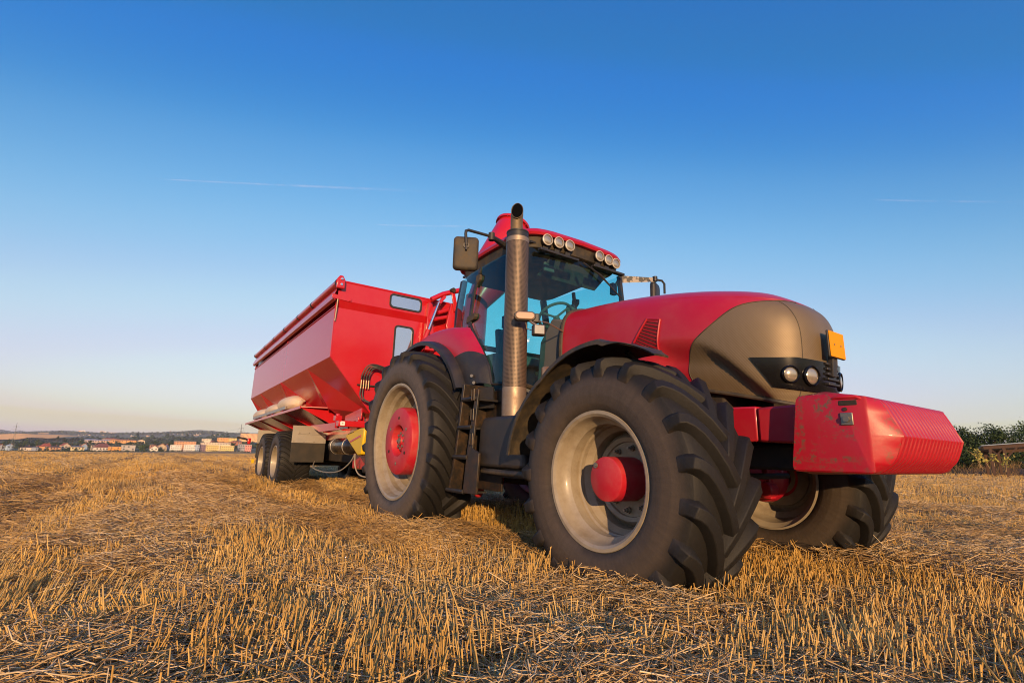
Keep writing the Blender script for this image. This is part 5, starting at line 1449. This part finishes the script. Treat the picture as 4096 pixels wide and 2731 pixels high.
def crown(n, w_, h_, leaf, m, lobes=9, base=.25, tall=False):
    """leaves gathered in lobes round the limbs, thinner between them"""
    C_ = []
    for i in range(lobes):
        a = rng.uniform(0,2*PI); t = rng.uniform(0,1); rad2 = (1-t**1.6*.75)*w_*.32*rng.uniform(.5,1.1)
        if tall: rad2 *= .5
        C_.append((rad2*cos(a), rad2*sin(a), h_*(base+(1-base)*.86*t), w_*rng.uniform(.17,.30)*(1-.35*t)))
    C_ = np.array(C_); k = rng.integers(0, lobes, n)
    d = rng.normal(0,1,(n,3)); d /= np.linalg.norm(d,axis=1)[:,None]; rr_ = rng.uniform(.35,1,n)**.6
    P_ = C_[k,:3]+d*(C_[k,3]*rr_*(1+.35*rng.normal(0,1,n)*.5))[:,None]*np.array([1,1,.85])
    P_[:,2] = np.maximum(P_[:,2], .05*h_)
    tone = np.clip(.5+.22*rng.normal(0,1,n)+.25*(rng.uniform(0,1,lobes)[k]-.5), 0, 1)
    return leaf_mesh('crown', P_, d, leaf*rng.uniform(.6,1.3,n), tone, m), C_
def make_tree(name, loc, w_, h_, lab, grp, m, n=900, leaf=.5, lobes=9, base=.25, tall=False, cat='tree'):
    o = empty(name, loc, (0,0,rng.uniform(0,6)), lab, cat, grp)
    me_, C_ = crown(n, w_, h_, leaf, m, lobes, base, tall)
    c = bpy.data.objects.new('crown', me_); COL.objects.link(c); c.parent = o
    g = G(); g.tube([(0,0,-.6),(.02*w_,0,h_*.3),(0,.02*w_,h_*.75)], [.05*w_,.04*w_,.012*w_], 7)
    t = g.build('trunk', M_bark, o)
    for cx, cy, cz, cr_ in C_[:5]:
        g = G(); g.tube([(.01*w_,0,h_*.25),(cx*.5,cy*.5,lerp(h_*.25,cz,.6)),(cx,cy,cz)], [.022*w_,.015*w_,.006*w_], 5); g.build('limb', M_bark, t)
    return o
# trees between the houses: (zoom column, base row, top row, width, kind)
VT = [(Z6,120,395,225,110,0,'dark spruce-like tree at the far left of the village',True),(Z6,30,420,240,90,1,'bushy tree at the left edge of the photo',False),
 (Z6,210,440,228,70,2,'grey-green tree behind the left pylon',True),(Z6,330,420,290,160,0,'broad dark tree right of the left pylon',False),
 (Z6,540,375,300,110,0,'dark round tree behind the long pale bungalow',False),(Z6,640,330,245,100,1,'green tree above the orange house',False),
 (Z6,960,345,150,80,2,'tall grey-green poplar standing highest in the village',True),(Z6,1080,320,180,80,2,'poplar right of the tallest one',True),(Z6,1235,320,190,60,2,'slim poplar standing alone above the cream house',True),
 (Z6,930,370,305,120,0,'round tree between the red roofs',False),(Z6,1520,430,248,120,0,'tallest dark tree among the village houses',False),
 (Z6,1300,430,378,60,1,'small bright bush before the yellow house',False),(Z6,800,430,362,80,1,'light green shrub before the red-roofed houses',False),
 (Z6,1150,430,388,170,2,'low grey-green thicket at the field edge',False),(Z6,2220,340,285,110,0,'dark tree above the grey flat-roofed house',False),(Z6,2030,345,280,70,0,'dark tree above the orange flat-roofed house',False),
 (Z7,330,450,305,190,1,'large round green tree left of the white cottage',False),(Z7,500,380,265,100,0,'dark tree above the white cottage',False),(Z7,780,360,268,140,0,'dark tree between the gabled house and the white flats',False),
 (Z7,610,440,380,100,0,'dark shrub in front of the gabled house',False),(Z7,935,462,425,70,1,'bright bush in front of the white flats',False),(Z7,895,462,432,50,1,'small bush at the foot of the white flats',False),
 (Z7,1275,350,275,140,0,'dark tree between the salmon and cream blocks',False),(Z7,1540,300,262,70,0,'dark tree above the cream block',False),(Z7,1830,355,292,120,0,'dark tree right of the cream block',False),(Z7,1890,462,345,80,0,'dark tree between the yellow and grey blocks',False),
 (Z7,70,350,280,120,0,'dark tree left of the large round one',False),(Z7,180,360,285,70,1,'green tree above the grey flat-roofed house',False),(Z7,260,330,275,80,0,'dark tree beside the pale gabled hall',False),(Z7,1515,460,430,40,1,'small bush before the yellow flats',False),(Z7,1150,462,436,40,1,'little bush at the corner of the white flats',False),(Z6,440,330,250,110,1,'green tree behind the bungalows',False),(Z6,720,330,262,100,2,'grey-green tree above the red roof',False),(Z6,1370,330,240,110,1,'green tree behind the blue house',False)]
for zz,x_,yb,yt,wd,k,lab,tall in VT:
    u, vb = zz(x_, yb); _, vt = zz(x_, yt); dp = 476 if yb > 400 else (505 if yb > 355 else 560)
    p = at(u, vb+1, dp); sc = dp/2007.9
    make_tree('tree', p, wd*.23384*sc*1.15, (vb-vt)*sc, lab, 'trees in the village below the field', M_leaf[k], 420, .055*wd*.23384*sc, 9, .12, tall)
# hedges and wooded belts that read as one mass
def mass(name, tab, d, m, size, lab, n, dd=30):
    P_, S_ = [], []
    for i in range(n):
        u = rng.uniform(tab[0][0], tab[-1][0]); vt, vb = interp(u, [(t[0],t[1]) for t in tab]), interp(u, [(t[0],t[2]) for t in tab])
        bump_ = (vb-vt)*(.55+.45*abs(mnoise.noise(Vector((u*.05, d*.1, 0))))*2)
        v = vb-bump_*rng.uniform(0,1); p = at(u, v, d+rng.uniform(0,dd)); P_.append(p[:])
    P_ = np.array(P_); nn = len(P_)
    me_ = leaf_mesh(name, P_, np.tile([0.,-.3,.8],(nn,1)), size*rng.uniform(.5,1.3,nn), np.clip(rng.normal(.45,.25,nn),0,1), m)
    o = bpy.data.objects.new(name, me_); COL.objects.link(o); tag(o, lab, 'trees', None, 'stuff')
mass('field_hedge', [(-600,1800,1809),(0,1798,1807),(500,1799,1809),(1000,1803,1812)], 462, M_leaf[0], .9, 'low dark hedge along the far edge of the field', 5000, 12)
mass('wooded_belt', [(-600,1748,1798),(0,1757,1795),(60,1752,1792),(120,1756,1790),(200,1758,1790),(300,1757,1788),(420,1762,1790),(560,1766,1792),(700,1762,1790),(1000,1766,1790),(1200,1772,1796)], 600, M_leaf[2], 1.8, 'belt of trees behind the village houses', 9000, 90)
mass('wooded_slope', [(-600,1738,1760),(80,1752,1760),(120,1747,1762),(200,1750,1762),(330,1742,1764),(450,1740,1770),(700,1736,1770),(900,1736,1768),(1000,1738,1768)], 1150, M_leaf[2], 4.2, 'woodland covering the slope above the village', 9000, 400)
mass('ridge_wood', [(-600,1722,1738),(0,1725,1738),(70,1729,1737),(150,1726,1732),(260,1722,1734),(420,1730,1738),(620,1729,1736),(680,1727,1734),(760,1722,1734),(850,1722,1734),(940,1731,1738),(1000,1731,1740)], 2400, M_leaf[2], 8., 'woodland along the far ridge', 7000, 900)

# ---------------------------------------------------------------- pylons
M_pyl = mat('pylon_steel', (.20,.22,.22), .5, metal=.4)
def pylon(base, top, lab, wb):
    b, t = Vector(base), Vector(top); H2 = (t-b).length
    o = empty('pylon', b, (0,0,0), lab, 'pylon', 'pylons carrying the power line')
    d = (b-CAM); d.z = 0; d.normalize(); s_ = Vector((-d.y,d.x,0)); ax_ = (t-b)/H2
    def W_(f): return lerp(wb, wb*.22, min(1,f/.6)) if f < .6 else lerp(wb*.22, wb*.03, (f-.6)/.4)
    g = G()
    cor = lambda f, i: ax_*(H2*f)+(s_*(1 if i in (0,3) else -1)+d*(1 if i < 2 else -1))*W_(f)/2
    r = .10
    fs = [0,.12,.24,.36,.48,.6,.7,.8,.9,1]
    for i in range(4): g.tube([cor(f,i) for f in fs], r, 4)
    for a, c_ in zip(fs, fs[1:]):
        for i in range(4): g.tube([cor(a,i), cor(c_,(i+1)%4)], r*.6, 4); g.tube([cor(a,(i+1)%4), cor(c_,i)], r*.6, 4)
    g.build('mast', M_pyl, o)
    for f, L in ((.63,.17),(.76,.24),(.87,.14)):
        g = G(); c_ = ax_*(H2*f)
        for sg_ in (-1,1):
            e_ = c_+s_*sg_*H2*L*.5; g.tube([c_+ax_*.5,e_], r*.7, 4); g.tube([c_-ax_*.6,e_], r*.7, 4); g.tube([e_, e_-ax_*1.2], r*.5, 4)
        g.build('cross_arm', M_pyl, o)
    return o
pylon(at(45,1806,482), at(69,1690,482), 'lattice pylon at the far left behind the trees', 3.6)
dpy = 330
pylon(at(954,1817,dpy), at(967,1696,dpy), 'lattice pylon standing in the field beside the trailer', 3.2)
for k, (va, vb_) in enumerate(((1716,1712),(1737,1728),(1737,1731))):
    a, b_ = at(80,va,482), at(975,vb_,dpy); P_ = []
    for i in range(25):
        f = i/24; p = a.lerp(b_, f); p.z -= 9*4*f*(1-f); P_.append(p)
    g = G(); g.tube(P_, .035, 4); o = g.build('power_cable', M_pyl, None)
    tag(o, ['topmost cable strung between the two pylons','middle cable strung between the two pylons','lowest cable strung between the two pylons'][k], 'cable', 'cables of the power line')

# ================================================================== RIGHT-HAND EDGE: bank, hedge and shelter
bank = G(); rows = []
for i in range(70):
    u_ = lerp(-40, 75, i/69); q = []
    for (dy, z_) in ((0,-.1),(1.2,.38),(2.5,.62),(5,.75),(9,.8),(30,1.2)):
        q.append((u_, 46.6+dy+.5*mnoise.noise(Vector((u_*.3,1,1))), z_*(1+.3*mnoise.noise(Vector((u_*.5,dy,2))))))
    rows.append(q)
bank.loft(rows)
tag(bank.build('bank', mat('dry_bank', (.17,.11,.06), .95, var=.4, vscale=2.), None), kind='structure')
# dry grass on the bank
n = 9000
gx = rng.uniform(-15, 60, n); gy = 46.4+rng.uniform(0,1,n)**1.5*4.5; gz = np.interp(gy-46.6, [0,1.2,2.5,5], [0,.38,.62,.75])-.05
L = rng.uniform(.25,.75,n); a = rng.uniform(0,2*PI,n); lm = rng.uniform(.1,1.1,n)
b0 = np.stack([gx,gy,gz],-1); b2 = b0+np.stack([np.cos(a)*lm*L, np.sin(a)*lm*L, L],-1); b1 = (b0+b2)/2+np.array([0,0,.05])
dg = sweep_mesh('dry_grass', np.stack([b0,b1,b2],1), rng.uniform(.006,.014,n), np.clip(rng.normal(.35,.25,n),0,1), straw_mat('dry_grass', [(0,(.14,.085,.04)),(.4,(.28,.175,.075)),(.75,(.42,.28,.11)),(1,(.55,.40,.18))]), 3, False)
tag(dg, 'dry brown grass and weeds on the bank', 'grass')
RB = [(3560,1745,80,1),(3640,1715,110,0),(3745,1712,120,1),(3850,1712,130,0),(3905,1728,110,1),(3985,1708,140,0),(4075,1690,170,1),(4190,1700,180,0),(4330,1690,190,1),(4470,1705,180,0)]
LB = ['bush seen between ballast and hedge, lowest of the row','dark bush just behind the ballast','green bush directly behind the end of the ballast','dark tree at the right end of the ballast','low green bush left of the shelter','dark tree above the left end of the shelter roof','tallest green tree, above the shelter at the right edge','dark tree just past the right edge','green tree beyond the right edge','last dark tree of the hedge, out of the frame to the right']
for (u, vt, wd, k), lab in zip(RB, LB):
    dp = 39+rng.uniform(-1,2.5); hz = 1771+.024*(u-300); base = at(u, hz+2, dp); base.z = .5; tp_ = at(u, vt, dp)
    make_tree('hedge_tree', base, wd/2007.9*dp*1.9, tp_.z-.5, lab, 'trees and bushes of the hedge', M_leaf[1 if k else 0], 5200, .085, 16, .08)
# solid low growth closing the hedge
n = 14000; hx = rng.uniform(-20,62,n); hy = 50.5+rng.uniform(0,3,n); hz_ = .4+rng.uniform(0,1,n)**1.2*1.9
me_ = leaf_mesh('undergrowth', np.stack([hx,hy,hz_],-1), np.tile([0,-1.,.3],(n,1)), .10*rng.uniform(.6,1.3,n), np.clip(rng.normal(.35,.2,n),0,1), M_leaf[0])
o = bpy.data.objects.new('undergrowth', me_); COL.objects.link(o); tag(o, 'dense dark undergrowth filling the hedge', 'undergrowth', None, 'stuff')
# tall weeds in front
M_weed = leaf_mat('weed_leaf', (.20,.20,.04),(.32,.28,.06),(.45,.36,.08))
M_stem = mat('weed_stem', (.34,.24,.12), .8)
for i, (u0,v0,u1,v1,lab) in enumerate(((3930,1868,3868,1800,'long bare stalk leaning left before the hedge'),(3958,1866,3900,1802,'second leaning stalk with yellow leaves near the shelter post'),(3920,1862,3908,1808,'upright weed with yellow leaves before the hedge'),(3978,1858,3972,1815,'leafy weed at the left shelter post'),(4024,1880,4028,1830,'leafy weed climbing the middle shelter post'))):
    a, b_ = at(u0,v0,31.5), at(u1,v1,31.5); mid = (a+b_)/2+Vector((0,0,.25)); o = empty('weed', a, (0,0,0), lab, 'weed', 'tall weeds on the bank')
    g = G(); g.tube([Vector((0,0,-.1)), mid-a, b_-a], [.02,.014,.006], 5); g.build('stem', M_stem, o)
    if i:
        P_ = []
        for j in range(40):
            f = rng.uniform(.2,1); q = (Vector((0,0,0)).lerp(b_-a, f)); P_.append((q.x+rng.normal(0,.1), q.y+rng.normal(0,.1), q.z+.1+rng.normal(0,.06)))
        P_ = np.array(P_); me_ = leaf_mesh('foliage', P_, np.tile([0,-1.,.3],(40,1)), .08*rng.uniform(.6,1.3,40), rng.uniform(0,1,40), M_weed); c = bpy.data.objects.new('foliage', me_); COL.objects.link(c); c.parent = o
# open timber shelter
M_tim = mat('brown_timber', (.062,.028,.014), .7, var=.25, vscale=6.); M_roofs = mat('sheet_roof', (.34,.40,.48), .35, metal=.3)
dS = 34.0
e0, e1 = at(3925,1783,dS), at(4230,1762,dS-2.0); ex = (e1-e0); ex.z = 0; Ls = ex.length; ex.normalize(); ey = Vector((-ex.y,ex.x,0))
if ey.y < 0: ey = -ey
sh = empty('shelter', (e0.x,e0.y,0), (0,0,math.atan2(ex.y,ex.x)), 'open brown timber shelter with a thin metal roof at the right edge', 'shelter')
zr0, zr1 = e0.z, e1.z; Lp = Ls
sgn = 1 if Vector((cos(math.atan2(ex.y,ex.x)+PI/2), sin(math.atan2(ex.y,ex.x)+PI/2))).dot(Vector((ey.x,ey.y))) > 0 else -1
g = G(); g.add([(0,0,zr0),(Lp,0,zr1),(Lp,sgn*2.6,zr1-.35),(0,sgn*2.6,zr0-.35),(0,0,zr0+.05),(Lp,0,zr1+.05),(Lp,sgn*2.6,zr1-.30),(0,sgn*2.6,zr0-.30)], [(0,1,2,3),(4,5,6,7),(0,1,5,4),(1,2,6,5),(2,3,7,6),(3,0,4,7)]); g.build('roof', M_roofs, sh)
def zroof(x, y): return lerp(zr0, zr1, x/Lp)-.35*y/2.6
for y in (.12, 2.4):
    g = G(); g.add([(.1,sgn*(y-.06),zroof(.1,y)-.22),(Lp-.1,sgn*(y-.06),zroof(Lp-.1,y)-.22),(Lp-.1,sgn*(y+.06),zroof(Lp-.1,y)-.22),(.1,sgn*(y+.06),zroof(.1,y)-.22),(.1,sgn*(y-.06),zroof(.1,y)-.02),(Lp-.1,sgn*(y-.06),zroof(Lp-.1,y)-.02),(Lp-.1,sgn*(y+.06),zroof(Lp-.1,y)-.02),(.1,sgn*(y+.06),zroof(.1,y)-.02)], [(0,1,2,3),(4,5,6,7),(0,1,5,4),(1,2,6,5),(2,3,7,6),(3,0,4,7)]); g.build('beam', M_tim, sh)
    for x in (.42, 1.10, 4.2):
        g = G(); g.box(x-.08,x+.08,sgn*y-.08,sgn*y+.08,-.1,zroof(x,y)-.2); po = g.build('post', M_tim, sh)
        for s2 in (-1,1):
            if x < 1 and s2 < 0: continue
            g = G(); zt = zroof(x+s2*.6,y)-.2; g.tube([(x+s2*.05,sgn*y,zt-.75),(x+s2*.68,sgn*y,zt)], .055, 4); g.build('brace', M_tim, po)

# ================================================================== CONTRAILS
def trail_mat(name, alpha):
    m = bpy.data.materials.new(name); m.use_nodes = True; nt = m.node_tree; nt.nodes.clear()
    out = nt.nodes.new('ShaderNodeOutputMaterial'); t = nt.nodes.new('ShaderNodeBsdfTransparent'); d = nt.nodes.new('ShaderNodeBsdfDiffuse'); d.inputs[0].default_value = (.9,.9,.9,1)
    mx = nt.nodes.new('ShaderNodeMixShader'); nt.links.new(t.outputs[0], mx.inputs[1]); nt.links.new(d.outputs[0], mx.inputs[2]); nt.links.new(mx.outputs[0], out.inputs[0])
    lw = nt.nodes.new('ShaderNodeLayerWeight'); lw.inputs[0].default_value = .5
    f = math_(nt, 'POWER', math_(nt, 'SUBTRACT', 1., lw.outputs['Facing']), 1.5)
    at_ = nt.nodes.new('ShaderNodeAttribute'); at_.attribute_name = 'tone'
    n1 = sstep(nt, noise(nt, .004, 5, .6), .25, .7)
    nt.links.new(math_(nt, 'MULTIPLY', math_(nt, 'MULTIPLY', f, at_.outputs['Fac']), math_(nt, 'MULTIPLY', n1, alpha)), mx.inputs[0])
    return m
for (u0,v0,u1,v1,r0,r1,al,lab) in ((560,712,1800,772,12,34,.075,'longest faint contrail, left of the exhaust stack'),(1480,898,1960,908,14,26,.05,'short faint contrail just left of the spout'),(3450,798,4200,812,16,26,.05,'faint contrail at the right edge of the sky')):
    P_, R2 = [], []
    for i in range(41):
        f = i/40; P_.append(at(lerp(u0,u1,f), lerp(v0,v1,f)+1.5*sin(f*5), 9000)); R2.append(lerp(r0,r1,f))
    g = G(); g.tube(P_, R2, 12, cap=False); o = g.build('contrail', trail_mat('contrail', al), None, ang=180)
    vals = []
    for i in range(41):
        f = i/40; vals += [smooth01(f/.15)*smooth01((1-f)/.5)]*12
    a_ = o.data.attributes.new('tone','FLOAT','POINT'); a_.data.foreach_set('value', vals)
    tag(o, lab, 'contrail', 'contrails in the sky')

# ================================================================== AIR
g = G(); g.box(-4600, 900, -4600, 4200, -230, 175)
hz_o = g.build('haze', None, None); hz_o['kind'] = 'stuff'; hz_o['label'] = 'thin evening haze over the valley'
hm = bpy.data.materials.new('haze'); hm.use_nodes = True; nt = hm.node_tree; nt.nodes.clear()
out = nt.nodes.new('ShaderNodeOutputMaterial'); pv = nt.nodes.new('ShaderNodeVolumePrincipled')
pv.inputs['Color'].default_value = (.93,.92,.96,1); pv.inputs['Density'].default_value = 1.15e-4; pv.inputs['Anisotropy'].default_value = 0
nt.links.new(pv.outputs[0], out.inputs['Volume']); hz_o.data.materials.append(hm)
